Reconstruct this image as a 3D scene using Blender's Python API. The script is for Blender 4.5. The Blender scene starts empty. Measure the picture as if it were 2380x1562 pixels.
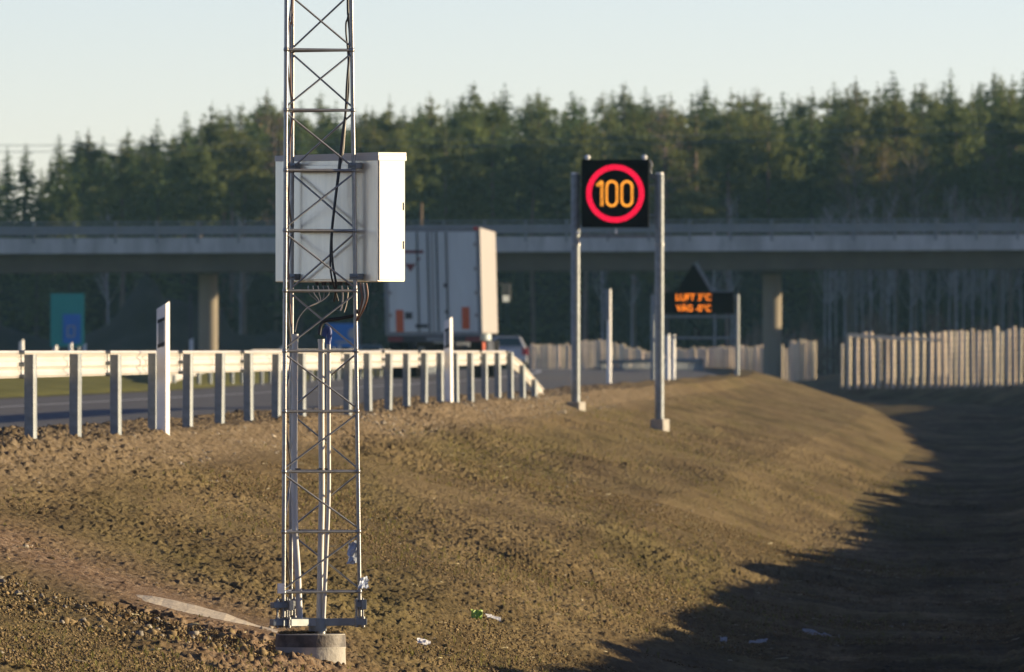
import bpy, math, random
import numpy as np
from mathutils import Vector, Matrix

R = math.radians
random.seed(7)
rng = np.random.default_rng(7)
scene = bpy.context.scene
col = scene.collection

# ------------------------------------------------------------------ camera
F = 30000.0            # focal length in units of a 2380-pixel-wide picture
CZ = 0.75              # eye height above the carriageway
HY = 815.0             # picture row of the horizon
cam_d = bpy.data.cameras.new('camera')
cam = bpy.data.objects.new('camera', cam_d)
col.objects.link(cam)
cam.location = (0, 0, CZ)
cam.rotation_euler = (R(90), 0, 0)
cam_d.sensor_width = 36.0
cam_d.lens = 36.0 * F / 2380.0
cam_d.shift_y = (HY - 781.0) / 2380.0
cam_d.clip_start = 1.0
cam_d.clip_end = 9000.0
cam_d.dof.use_dof = True
cam_d.dof.focus_distance = 60.5
cam_d.dof.aperture_fstop = 19.0
scene.camera = cam

# ------------------------------------------------------------------ light
SUN_EL, SUN_AZ = 8.0, 10.0           # degrees: height; degrees ahead of due right
sun_dir = Vector((math.cos(R(SUN_EL)) * math.cos(R(SUN_AZ)),
                  math.cos(R(SUN_EL)) * math.sin(R(SUN_AZ)), math.sin(R(SUN_EL))))
sl = bpy.data.lights.new('sun', 'SUN')
sl.energy = 5.0
sl.angle = R(0.53)
sl.color = (1.0, 0.80, 0.51)
so = bpy.data.objects.new('sun', sl)
so.rotation_euler = sun_dir.to_track_quat('Z', 'Y').to_euler()
so.location = sun_dir * 60
col.objects.link(so)

world = bpy.data.worlds.new('World')
scene.world = world
world.use_nodes = True
wn = world.node_tree
bg = wn.nodes['Background']
sky = wn.nodes.new('ShaderNodeTexSky')
sky.sky_type = 'NISHITA'
sky.sun_disc = False
sky.sun_elevation = R(SUN_EL)
sky.sun_rotation = R(90 - SUN_AZ)
sky.altitude = 1000
sky.air_density = 0.6
sky.dust_density = 0.3
sky.ozone_density = 1.3
wb = wn.nodes.new('ShaderNodeMixRGB')          # white balance of the photograph
wb.blend_type = 'MULTIPLY'
wb.inputs[0].default_value = 1.0
wb.inputs[2].default_value = (0.745, 0.582, 0.612, 1)
wg = wn.nodes.new('ShaderNodeGamma')
wg.inputs[1].default_value = 1.4
ws = wn.nodes.new('ShaderNodeHueSaturation')
ws.inputs['Saturation'].default_value = 0.9
wn.links.new(sky.outputs[0], ws.inputs['Color'])
wn.links.new(ws.outputs[0], wg.inputs[0])
wn.links.new(wg.outputs[0], wb.inputs[1])
wn.links.new(wb.outputs[0], bg.inputs[0])
bg.inputs[1].default_value = 0.10
scene.view_settings.view_transform = 'Standard'
scene.view_settings.look = 'None'
scene.view_settings.gamma = 1.0
scene.view_settings.exposure = 0.88
try:
    scene.cycles.use_denoising = True
    scene.cycles.max_bounces = 6
    scene.cycles.diffuse_bounces = 3
    scene.cycles.glossy_bounces = 3
    scene.cycles.transparent_max_bounces = 8
except Exception:
    pass

# ------------------------------------------------------------------ helpers
def P(px, py, d):
    return Vector(((px - 1190.0) * d / F, d, CZ + (HY - py) * d / F))


def tag(o, label=None, cat=None, group=None, kind=None):
    if label: o['label'] = label
    if cat: o['category'] = cat
    if group: o['group'] = group
    if kind: o['kind'] = kind
    return o


def thing(name, loc, label, cat, group=None):
    o = bpy.data.objects.new(name, None)
    o.empty_display_size = 0.2
    o.location = loc
    col.objects.link(o)
    return tag(o, label, cat, group)


def world_loc(o):
    v = Vector((0, 0, 0))
    while o is not None:
        v += o.location
        o = o.parent
    return v


class MB:
    def __init__(self):
        self.v, self.f, self.s = [], [], []

    def add(self, vs, fs, smooth=False):
        b = len(self.v)
        self.v.extend([tuple(p) for p in vs])
        self.f.extend([tuple(i + b for i in f) for f in fs])
        self.s.extend([smooth] * len(fs))
        return self

    def obox(self, c, ax, ay, az):
        c, ax, ay, az = Vector(c), Vector(ax), Vector(ay), Vector(az)
        vs = [c + sx * ax + sy * ay + sz * az for sz in (-1, 1) for sy in (-1, 1) for sx in (-1, 1)]
        return self.add(vs, [(0, 2, 3, 1), (4, 5, 7, 6), (0, 1, 5, 4), (2, 6, 7, 3), (0, 4, 6, 2), (1, 3, 7, 5)])

    def box(self, c, s, rz=0.0):
        ca, sa = math.cos(rz), math.sin(rz)
        return self.obox(c, Vector((ca, sa, 0)) * s[0] / 2, Vector((-sa, ca, 0)) * s[1] / 2, Vector((0, 0, s[2] / 2)))

    def bar(self, p0, p1, w, h, up=(0, 0, 1)):
        p0, p1 = Vector(p0), Vector(p1)
        d = p1 - p0
        a = d.cross(Vector(up))
        if a.length < 1e-6: a = Vector((1, 0, 0))
        a.normalize()
        b = a.cross(d).normalized()
        return self.obox((p0 + p1) / 2, d / 2, a * w / 2, b * h / 2)

    def tube(self, p0, p1, r, n=10, r1=None, caps=True):
        return self.poly([p0, p1], r, n, [r, r if r1 is None else r1], caps)

    def poly(self, pts, r, n=8, rs=None, caps=True):
        pts = [Vector(p) for p in pts]
        rs = rs or [r] * len(pts)
        a = None
        rings = []
        for i, p in enumerate(pts):
            t = (pts[min(i + 1, len(pts) - 1)] - pts[max(i - 1, 0)]).normalized()
            if a is None:
                a = t.orthogonal().normalized()
            a = (a - t * a.dot(t)).normalized()
            b = t.cross(a)
            rings.append([p + (a * math.cos(2 * math.pi * k / n) + b * math.sin(2 * math.pi * k / n)) * rs[i] for k in range(n)])
        vs = [q for ring in rings for q in ring]
        fs = [(i * n + k, i * n + (k + 1) % n, (i + 1) * n + (k + 1) % n, (i + 1) * n + k) for i in range(len(pts) - 1) for k in range(n)]
        self.add(vs, fs, True)
        if caps:
            self.add(rings[0], [tuple(range(n))[::-1]])
            self.add(rings[-1], [tuple(range(n))])
        return self

    def extrude(self, pts, vec):
        pts = [Vector(p) for p in pts]
        vec = Vector(vec)
        n = len(pts)
        vs = pts + [p + vec for p in pts]
        fs = [tuple(range(n))[::-1], tuple(range(n, 2 * n))] + [(i, (i + 1) % n, n + (i + 1) % n, n + i) for i in range(n)]
        return self.add(vs, fs)

    def sphere(self, c, r, nu=10, nv=6, sz=1.0):
        c = Vector(c)
        vs = [c + Vector((0, 0, -r * sz))]
        for j in range(1, nv):
            t = -math.pi / 2 + math.pi * j / nv
            for i in range(nu):
                a = 2 * math.pi * i / nu
                vs.append(c + Vector((r * math.cos(t) * math.cos(a), r * math.cos(t) * math.sin(a), r * sz * math.sin(t))))
        vs.append(c + Vector((0, 0, r * sz)))
        fs = [(0, 1 + (i + 1) % nu, 1 + i) for i in range(nu)]
        for j in range(nv - 2):
            for i in range(nu):
                fs.append((1 + j * nu + i, 1 + j * nu + (i + 1) % nu, 1 + (j + 1) * nu + (i + 1) % nu, 1 + (j + 1) * nu + i))
        t = len(vs) - 1
        fs += [(t, 1 + (nv - 2) * nu + i, 1 + (nv - 2) * nu + (i + 1) % nu) for i in range(nu)]
        return self.add(vs, fs, True)

    def mesh(self, name, m, off=Vector((0, 0, 0))):
        me = bpy.data.meshes.new(name)
        me.from_pydata([tuple(Vector(p) - off) for p in self.v], [], self.f)
        me.polygons.foreach_set('use_smooth', self.s)
        me.materials.append(m)
        me.update()
        return me

    def build(self, name, m, parent=None, loc=None, bevel=0.0, label=None):
        off = world_loc(parent) if parent is not None else Vector(loc or (0, 0, 0))
        o = bpy.data.objects.new(name, self.mesh(name, m, off))
        if parent is not None:
            o.parent = parent
        else:
            o.location = off
        col.objects.link(o)
        if bevel:
            b = o.modifiers.new('bevel', 'BEVEL')
            b.width = bevel
            b.segments = 2
            b.limit_method = 'ANGLE'
        if label: o['label'] = label
        return o


def inst(name, me, parent, loc, rot=(0, 0, 0), sc=(1, 1, 1)):
    o = bpy.data.objects.new(name, me)
    o.parent = parent
    o.location = loc
    o.rotation_euler = rot
    o.scale = sc
    col.objects.link(o)
    return o


def np_mesh(name, V, Fq, m, smooth=False):
    me = bpy.data.meshes.new(name)
    n, k = Fq.shape
    me.vertices.add(len(V))
    me.vertices.foreach_set('co', np.asarray(V, np.float32).ravel())
    me.loops.add(n * k)
    me.loops.foreach_set('vertex_index', Fq.astype(np.int32).ravel())
    me.polygons.add(n)
    me.polygons.foreach_set('loop_start', np.arange(0, n * k, k, dtype=np.int32))
    me.polygons.foreach_set('loop_total', np.full(n, k, np.int32))
    if smooth:
        me.polygons.foreach_set('use_smooth', np.ones(n, bool))
    me.update(calc_edges=True)
    me.materials.append(m)
    return me


# ------------------------------------------------------------------ materials
def nd(nt, t, **kw):
    n = nt.nodes.new(t)
    for k, v in kw.items():
        setattr(n, k, v)
    return n


def mat(name, c, rough=0.6, metal=0.0, var=0.12, scale=8.0, bump=0.0, bscale=40.0, stretch=(1, 1, 1), c2=None, objvar=0.0, spec=0.5, dirt=None, dscale=3.0, damt=0.4):
    m = bpy.data.materials.new(name)
    m.use_nodes = True
    nt = m.node_tree
    b = nt.nodes['Principled BSDF']
    b.inputs['Roughness'].default_value = rough
    b.inputs['Metallic'].default_value = metal
    b.inputs['Specular IOR Level'].default_value = spec
    tc = nd(nt, 'ShaderNodeTexCoord')
    mp = nd(nt, 'ShaderNodeMapping')
    mp.inputs['Scale'].default_value = stretch
    nt.links.new(tc.outputs['Object'], mp.inputs[0])
    nz = nd(nt, 'ShaderNodeTexNoise')
    nz.inputs['Scale'].default_value = scale
    nz.inputs['Detail'].default_value = 6.0
    nz.inputs['Roughness'].default_value = 0.6
    nt.links.new(mp.outputs[0], nz.inputs['Vector'])
    cr = nd(nt, 'ShaderNodeValToRGB')
    lo = tuple(max(0.0, x * (1 - var)) for x in c)
    hi = tuple(min(1.0, x * (1 + var)) for x in (c2 or c))
    cr.color_ramp.elements[0].position = 0.3
    cr.color_ramp.elements[1].position = 0.7
    cr.color_ramp.elements[0].color = (*lo, 1)
    cr.color_ramp.elements[1].color = (*hi, 1)
    nt.links.new(nz.outputs['Fac'], cr.inputs[0])
    out = cr.outputs[0]
    if dirt:
        n2 = nd(nt, 'ShaderNodeTexNoise')
        n2.inputs['Scale'].default_value = dscale
        n2.inputs['Detail'].default_value = 8.0
        n2.inputs['Roughness'].default_value = 0.7
        nt.links.new(mp.outputs[0], n2.inputs['Vector'])
        r2 = nd(nt, 'ShaderNodeValToRGB')
        r2.color_ramp.elements[0].position = 0.48
        r2.color_ramp.elements[1].position = 0.75
        r2.color_ramp.elements[1].color = (damt, damt, damt, 1)
        r2.color_ramp.elements[0].color = (0, 0, 0, 1)
        nt.links.new(n2.outputs['Fac'], r2.inputs[0])
        mx = nd(nt, 'ShaderNodeMixRGB')
        mx.inputs[2].default_value = (*dirt, 1)
        nt.links.new(r2.outputs[0], mx.inputs[0])
        nt.links.new(out, mx.inputs[1])
        out = mx.outputs[0]
    if objvar:
        oi = nd(nt, 'ShaderNodeObjectInfo')
        hs = nd(nt, 'ShaderNodeHueSaturation')
        mr = nd(nt, 'ShaderNodeMapRange')
        mr.inputs[3].default_value = 1 - objvar
        mr.inputs[4].default_value = 1 + objvar
        nt.links.new(oi.outputs['Random'], mr.inputs[0])
        nt.links.new(mr.outputs[0], hs.inputs['Value'])
        m2 = nd(nt, 'ShaderNodeMapRange')
        m2.inputs[3].default_value = 0.5 - objvar * 0.07
        m2.inputs[4].default_value = 0.5 + objvar * 0.06
        mu = nd(nt, 'ShaderNodeMath', operation='FRACT')
        mm = nd(nt, 'ShaderNodeMath', operation='MULTIPLY')
        mm.inputs[1].default_value = 7.3
        nt.links.new(oi.outputs['Random'], mm.inputs[0])
        nt.links.new(mm.outputs[0], mu.inputs[0])
        nt.links.new(mu.outputs[0], m2.inputs[0])
        nt.links.new(m2.outputs[0], hs.inputs['Hue'])
        nt.links.new(out, hs.inputs['Color'])
        out = hs.outputs[0]
    nt.links.new(out, b.inputs['Base Color'])
    if bump:
        n3 = nd(nt, 'ShaderNodeTexNoise')
        n3.inputs['Scale'].default_value = bscale
        n3.inputs['Detail'].default_value = 4.0
        nt.links.new(tc.outputs['Object'], n3.inputs['Vector'])
        bp = nd(nt, 'ShaderNodeBump')
        bp.inputs['Strength'].default_value = bump
        bp.inputs['Distance'].default_value = 0.02
        nt.links.new(n3.outputs['Fac'], bp.inputs['Height'])
        nt.links.new(bp.outputs[0], b.inputs['Normal'])
    return m


def glow(name, c, s):
    m = mat(name, (0.05, 0.02, 0.02), 0.4)
    b = m.node_tree.nodes['Principled BSDF']
    b.inputs['Emission Color'].default_value = (*c, 1)
    b.inputs['Emission Strength'].default_value = s
    return m


M = {}
M['galv'] = mat('galvanised_steel', (0.25, 0.25, 0.245), 0.30, 0.6, 0.18, 30, 0.05, 200, dirt=(0.30, 0.28, 0.25), dscale=12)
M['galv_dull'] = mat('dull_galvanised_steel', (0.20, 0.225, 0.235), 0.55, 0.3, 0.25, 14, 0.05, 90, dirt=(0.25, 0.23, 0.2), dscale=5)
M['beam'] = mat('zinc_beam', (0.54, 0.52, 0.48), 0.5, 0.1, 0.08, 3, 0, 10, stretch=(1, .2, 4), dirt=(0.42, 0.38, 0.32), dscale=2.5, damt=.35)
M['alu'] = mat('brushed_aluminium', (0.84, 0.765, 0.60), 0.34, 0.60, 0.06, 3, 0.02, 60, stretch=(12, 12, 1), dirt=(0.4, 0.38, 0.34), dscale=2, damt=.25)
M['alu_paint'] = mat('pale_cabinet_paint', (0.46, 0.44, 0.40), 0.5, 0.05, 0.05, 3, 0.02, 60, dirt=(0.55, 0.5, 0.42), dscale=3, damt=.25)
M['white_plastic'] = mat('white_plastic', (0.80, 0.79, 0.75), 0.45, 0, 0.05, 6, dirt=(0.45, 0.40, 0.33), dscale=4, damt=.35)
M['pipe'] = mat('pale_conduit_plastic', (0.50, 0.49, 0.45), 0.45, 0, 0.06, 5, dirt=(0.42, 0.37, 0.29), dscale=5, damt=.4)
M['black'] = mat('black_rubber', (0.012, 0.012, 0.013), 0.5, 0, 0.3, 10)
M['board'] = mat('matt_black_display', (0.006, 0.007, 0.007), 0.7, 0, 0.2, 10, spec=.15)
M['wirewhite'] = mat('cream_wire_sheath', (0.72, 0.63, 0.50), 0.5, 0, 0.08, 20)
M['wirebrown'] = mat('brown_wire_sheath', (0.20, 0.09, 0.05), 0.5, 0, 0.15, 20)
M['bluewrap'] = mat('blue_wrap', (0.06, 0.09, 0.24), 0.6, 0, 0.2, 20, 0.3, 80)
M['concrete'] = mat('concrete', (0.40, 0.375, 0.325), 0.9, 0, 0.12, 9, 0.25, 60, dirt=(0.2, 0.17, 0.13), dscale=4, damt=.5)
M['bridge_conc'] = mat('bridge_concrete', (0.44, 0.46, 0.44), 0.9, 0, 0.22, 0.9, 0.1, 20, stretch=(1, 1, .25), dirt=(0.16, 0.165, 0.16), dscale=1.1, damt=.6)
M['girder'] = mat('dark_girder_concrete', (0.10, 0.085, 0.065), 0.9, 0, 0.2, 0.8)  # darker and browner than the deck concrete
M['pier'] = mat('pier_concrete', (0.26, 0.22, 0.165), 0.9, 0, 0.12, 1.2, stretch=(1, 1, .3))
M['asphalt'] = mat('asphalt', (0.105, 0.102, 0.098), 0.85, 0, 0.14, 2.2, 0.2, 90, stretch=(1, .12, 1), dirt=(0.07, 0.068, 0.065), dscale=.5)
M['paint'] = mat('road_paint', (0.55, 0.55, 0.52), 0.7, 0, 0.15, 5, dirt=(0.15, 0.15, 0.14), dscale=3)
M['post_wood'] = mat('weathered_pole_wood', (0.60, 0.50, 0.36), 0.85, 0, 0.2, 2.5, 0.2, 30, stretch=(4, 4, .6), objvar=0.22)
M['trailer'] = mat('trailer_door_paint', (0.53, 0.60, 0.585), 0.45, 0.0, 0.06, 1.5, stretch=(2, 2, .3), dirt=(0.3, 0.3, 0.29), dscale=.8, damt=.4)
M['trailer_side'] = mat('trailer_tarpaulin', (0.32, 0.295, 0.27), 0.6, 0, 0.06, .6, dirt=(0.45, 0.4, 0.34), dscale=.5, damt=.3)
M['dark_metal'] = mat('dark_steel', (0.05, 0.055, 0.06), 0.55, 0.3, 0.2, 4)
M['orange'] = mat('orange_reflector', (0.50, 0.10, 0.03), 0.5, 0, 0.1, 6)
M['red'] = mat('red_lamp_lens', (0.45, 0.025, 0.02), 0.3, 0, 0.1, 8)
M['darkred'] = mat('dark_red_marking', (0.16, 0.03, 0.035), 0.6, 0, 0.15, 4)
M['car'] = mat('white_car_paint', (0.50, 0.50, 0.50), 0.25, 0.0, 0.03, 2)
M['carsilver'] = mat('grey_car_paint', (0.30, 0.32, 0.34), 0.28, 0.5, 0.03, 2)
M['glass'] = mat('dark_car_glass', (0.035, 0.06, 0.065), 0.08, 0.0, 0.1, 2, spec=.8)
M['tyre'] = mat('tyre_rubber', (0.02, 0.02, 0.02), 0.9, 0, 0.2, 20)
M['teal'] = mat('green_sign_sheet', (0.006, 0.27, 0.25), 0.55, 0, 0.06, 1.5)
M['bluesign'] = mat('blue_sign_sheet', (0.006, 0.15, 0.52), 0.5, 0, 0.1, 2)
M['palesign'] = mat('pale_sign_symbol', (0.30, 0.33, 0.36), 0.5, 0, 0.1, 4)
M['boulder'] = mat('boulder_stone', (0.22, 0.23, 0.24), 0.9, 0, 0.25, 2, 0.4, 10)
M['wire'] = mat('overhead_wire_metal', (0.14, 0.17, 0.18), 0.6, 0.2, 0.1, 3)
M['spruce'] = mat('spruce_needles', (0.062, 0.096, 0.036), 0.75, 0, 0.35, 1.2, c2=(0.105, 0.142, 0.050), objvar=0.26, spec=.15)
M['pine'] = mat('pine_needles', (0.092, 0.116, 0.038), 0.75, 0, 0.35, 1.2, c2=(0.150, 0.168, 0.056), objvar=0.26, spec=.15)
M['twig'] = mat('bare_reddish_twigs', (0.16, 0.10, 0.07), 0.85, 0, 0.25, 2, objvar=.15)
M['yellowleaf'] = mat('yellow_autumn_leaves', (0.17, 0.13, 0.03), 0.8, 0, 0.3, 2)
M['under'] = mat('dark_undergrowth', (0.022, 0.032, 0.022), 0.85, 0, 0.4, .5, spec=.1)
M['trunk_spruce'] = mat('dark_bark', (0.055, 0.045, 0.040), 0.9, 0, 0.25, 3, 0.3, 12, objvar=.3)
M['trunk_pine'] = mat('ruddy_bark', (0.16, 0.11, 0.085), 0.9, 0, 0.25, 2, 0.3, 12, objvar=.3)
M['trunk_birch'] = mat('birch_bark', (0.42, 0.40, 0.38), 0.8, 0, 0.35, 2.5, dirt=(0.05, 0.05, 0.05), dscale=2, damt=.8)
M['trunk_grey'] = mat('grey_brown_bark', (0.15, 0.125, 0.10), 0.9, 0, 0.3, 2.5)
M['plank'] = mat('pale_dusty_cover_slab', (0.50, 0.43, 0.33), 0.9, 0, 0.15, 9, 0.4, 50, dirt=(0.25, 0.19, 0.13), dscale=6, damt=.6)
M['scrapwhite'] = mat('thin_white_plastic', (0.74, 0.73, 0.72), 0.4, 0, 0.08, 20)
M['scrapgrey'] = mat('dimmed_plastic', (0.34, 0.34, 0.33), 0.5, 0, 0.15, 20)  # white plastic made grey, the dimness of the ditch put into its colour
M['verge'] = mat('verge_grass', (0.13, 0.135, 0.03), 0.85, 0, 0.3, 1.5, 0.8, 9, c2=(0.20, 0.19, 0.05), spec=.1)
M['scrapblue'] = mat('bluish_plastic_film', (0.42, 0.47, 0.56), 0.35, 0, 0.1, 20)
M['scrapgreen'] = mat('lime_green_wrapper', (0.36, 0.52, 0.07), 0.45, 0, 0.2, 30)
M['clod'] = mat('soil_clods', (0.12, 0.082, 0.040), 0.95, 0, 0.45, 11, c2=(0.23, 0.17, 0.09), spec=.1)
M['stone'] = mat('pale_stone', (0.27, 0.235, 0.18), 0.85, 0, 0.35, 4, 0.3, 40)
M['sprig'] = mat('sparse_grass_blades', (0.12, 0.125, 0.028), 0.7, 0, 0.4, 3, c2=(0.22, 0.20, 0.06), spec=.2)

for _k in ('spruce', 'pine', 'yellowleaf', 'sprig'):
    _nt = M[_k].node_tree
    _b = _nt.nodes['Principled BSDF']
    _t = nd(_nt, 'ShaderNodeBsdfTranslucent')
    _x = nd(_nt, 'ShaderNodeMixShader')
    _x.inputs[0].default_value = 0.42
    _nt.links.new(_b.inputs['Base Color'].links[0].from_socket, _t.inputs[0])
    _nt.links.new(_b.outputs[0], _x.inputs[1])
    _nt.links.new(_t.outputs[0], _x.inputs[2])
    _nt.links.new(_x.outputs[0], _nt.nodes['Material Output'].inputs[0])

# ------------------------------------------------------------------ noise
def _hash(ix, iy, seed):
    h = (ix.astype(np.int64) * 374761393 + iy.astype(np.int64) * 668265263 + seed * 974634777) & 0xFFFFFFFF
    h = ((h ^ (h >> 13)) * 1274126177) & 0xFFFFFFFF
    return ((h ^ (h >> 16)) & 0xFFFF) / 65535.0


def vnoise(x, y, seed):
    x0, y0 = np.floor(x), np.floor(y)
    fx, fy = x - x0, y - y0
    fx = fx * fx * fx * (fx * (fx * 6 - 15) + 10)
    fy = fy * fy * fy * (fy * (fy * 6 - 15) + 10)
    x0 = x0.astype(np.int64); y0 = y0.astype(np.int64)
    a = _hash(x0, y0, seed); b = _hash(x0 + 1, y0, seed)
    c = _hash(x0, y0 + 1, seed); d = _hash(x0 + 1, y0 + 1, seed)
    return (a * (1 - fx) + b * fx) * (1 - fy) + (c * (1 - fx) + d * fx) * fy * 1.0 - 0.5


def sstep(a, b, x):
    t = np.clip((x - a) / (b - a), 0, 1)
    return t * t * (3 - 2 * t)


# ------------------------------------------------------------------ lie of the land
def Xg(d):
    """line of the near guard rail across the depth d"""
    d = np.asarray(d, float)
    dc = np.minimum(d, 700.0)
    x = -3.17 + 0.0394 * (dc - 85.0) - np.maximum(0, dc - 250.0) ** 2 / 12000.0
    return x + (d - dc) * (0.0394 - 450.0 / 6000.0)


def roadz(d):
    d = np.asarray(d, float)
    return -5e-6 * np.clip(d - 450.0, 0, 400) ** 2


ON = [-400, -60, -30, -22, -16, -11.6, -11.2, -10.9, -1.35, -1.0, -0.40, 0.1, 0.5, 1.0, 1.64, 3.2, 4.5, 5.4, 12]
ZN = [2.5, 1.0, 0.35, 0.2, 0.15, 0.05, -0.02, -0.14, -0.14, 0.0, 0.18, 0.12, -0.05, -0.18, -0.33, -0.67, -1.10, -1.26, -1.5]
OF = [-400, -60, -30, -22, -16, -11.6, -11.2, -10.9, -1.35, -1.0, -0.40, 0.1, 0.5, 1.64, 3.0, 3.7, 12]
ZF = [2.5, 1.2, 0.5, 0.2, 0.15, 0.05, -0.02, -0.14, -0.14, 0.0, 0.10, 0.10, 0.0, -0.34, -0.80, -1.10, -1.5]


def land(X, d):
    X = np.asarray(X, float); d = np.asarray(d, float)
    o = X - Xg(d)
    w = sstep(260, 400, d)
    z = np.interp(o, ON, ZN) * (1 - w) + np.interp(o, OF, ZF) * w
    z = np.maximum(z, np.interp(d, [0, 215, 335, 450, 640], [-1.25, -1.24, -1.12, -1.02, -0.9]))
    z = z + roadz(d) * sstep(-40, -14, o) * (1 - sstep(1, 8, o))
    # field and fence mound, with an unseen ridge added to shade the ditch
    xf = np.where(d < 330, Xg(np.minimum(d, 330)) + 8.0 - 0.002 * 0, np.interp(d, [330, 405, 428, 456, 473, 477, 560, 652, 700], [float(Xg(330)) + 8.0, 18.4, 17.2, 15.05, 12.7, 12.3, 13.8, 15.3, 16.0]))
    s_ = X - xf
    zfl = np.interp(d, [0, 215, 335, 450, 640], [-1.25, -1.24, -1.12, -1.02, -0.9])
    zf = np.interp(d, [0, 300, 412, 430, 475, 640], [-0.78, -0.78, -0.40, -0.42, -0.67, -0.70])
    zc = np.interp(d, SHADE_RIDGE_D, SHADE_RIDGE_Z)
    co = np.interp(d, [0, 330, 412], [3.0, 3.0, 9.0])
    zr = np.where(s_ < 0, zfl + (zf - zfl) * np.clip((s_ + 1.6) / 1.6, 0, 1), zf + (zc - zf) * np.clip(s_ / co, 0, 1))
    zr = np.where(s_ > co + 3, zc - np.clip((s_ - co - 3) / 10, 0, 1) * (zc + .3), zr)
    jag = vnoise(d * 0.9, o * 0.3, 11) * 0.09 + vnoise(d * 0.33, o * 0.2, 12) * 0.12 + np.maximum(0, vnoise(d * 0.8, o * 0.5, 13)) * 0.20 + .04
    zr = zr + jag * sstep(co - 2.5, co - .5, s_) * (1 - sstep(co + 3, co + 6, s_)) * (d > 40) * (1 - sstep(330, 420, d) * .7)
    z = np.where(s_ > -1.6, np.maximum(z, zr), z)
    # bare ground beyond the bridge and the wooded rise behind it
    b = sstep(690, 735, d)
    z = z * (1 - b) + (-0.6) * b
    z = z + sstep(860, 1080, d) * 9.0
    # bare unseen knoll right of the forest edge, added to shade the trees
    z = z + sstep(43, 64, X) * sstep(708, 722, d) * (1 - sstep(1000, 1100, d)) * (18.3 + 4.5 * vnoise(X * .11, d * .09, 61) + 3.0 * vnoise(X * .33, d * .27, 62))
    # unseen slope carrying the bridge road, added to shade the right pier
    z = z + sstep(24, 35, X) * sstep(624, 634, d) * (1 - sstep(646, 656, d)) * 5.0
    # spoil heaps at the left beyond the bridge
    for (cx, cd, rx, rd, hh) in ((-20.2, 717, 5.4, 15, 4.4), (-28.0, 722, 6.0, 14, 2.6), (-16.0, 722, 6.0, 14, 2.8), (-40, 724, 9, 18, 2.0), (-11.5, 724, 4.0, 16, 1.6)):
        rr = np.sqrt(((X - cx) / rx) ** 2 + ((d - cd) / rd) ** 2)
        z = z + hh * np.clip(1 - rr, 0, 1) ** 1.15 * (1 + .45 * vnoise(X * .9, d * .35, 63) + .2 * vnoise(X * 2.1, d * .8, 64))
    return z


SHADE_RIDGE_D = [0, 76, 137, 215, 335, 412, 475, 640]
SHADE_RIDGE_Z = [-.02, -.03, -.30, -.36, .20, .95, .70, .58]  # crest heights worked out from the wanted shadow edge


def ground_at(px, py, d0=50.0, d1=640.0):
    """where the sight line through a picture point first meets the land"""
    d = np.linspace(d0, d1, 12000)
    zl = CZ + (HY - py) * d / F
    g = land((px - 1190) * d / F, d)
    k = int(np.argmax(zl <= g))
    return Vector(((px - 1190) * d[k] / F, d[k], float(g[k])))


def gz(X, d):
    return float(land(X, d))


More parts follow.
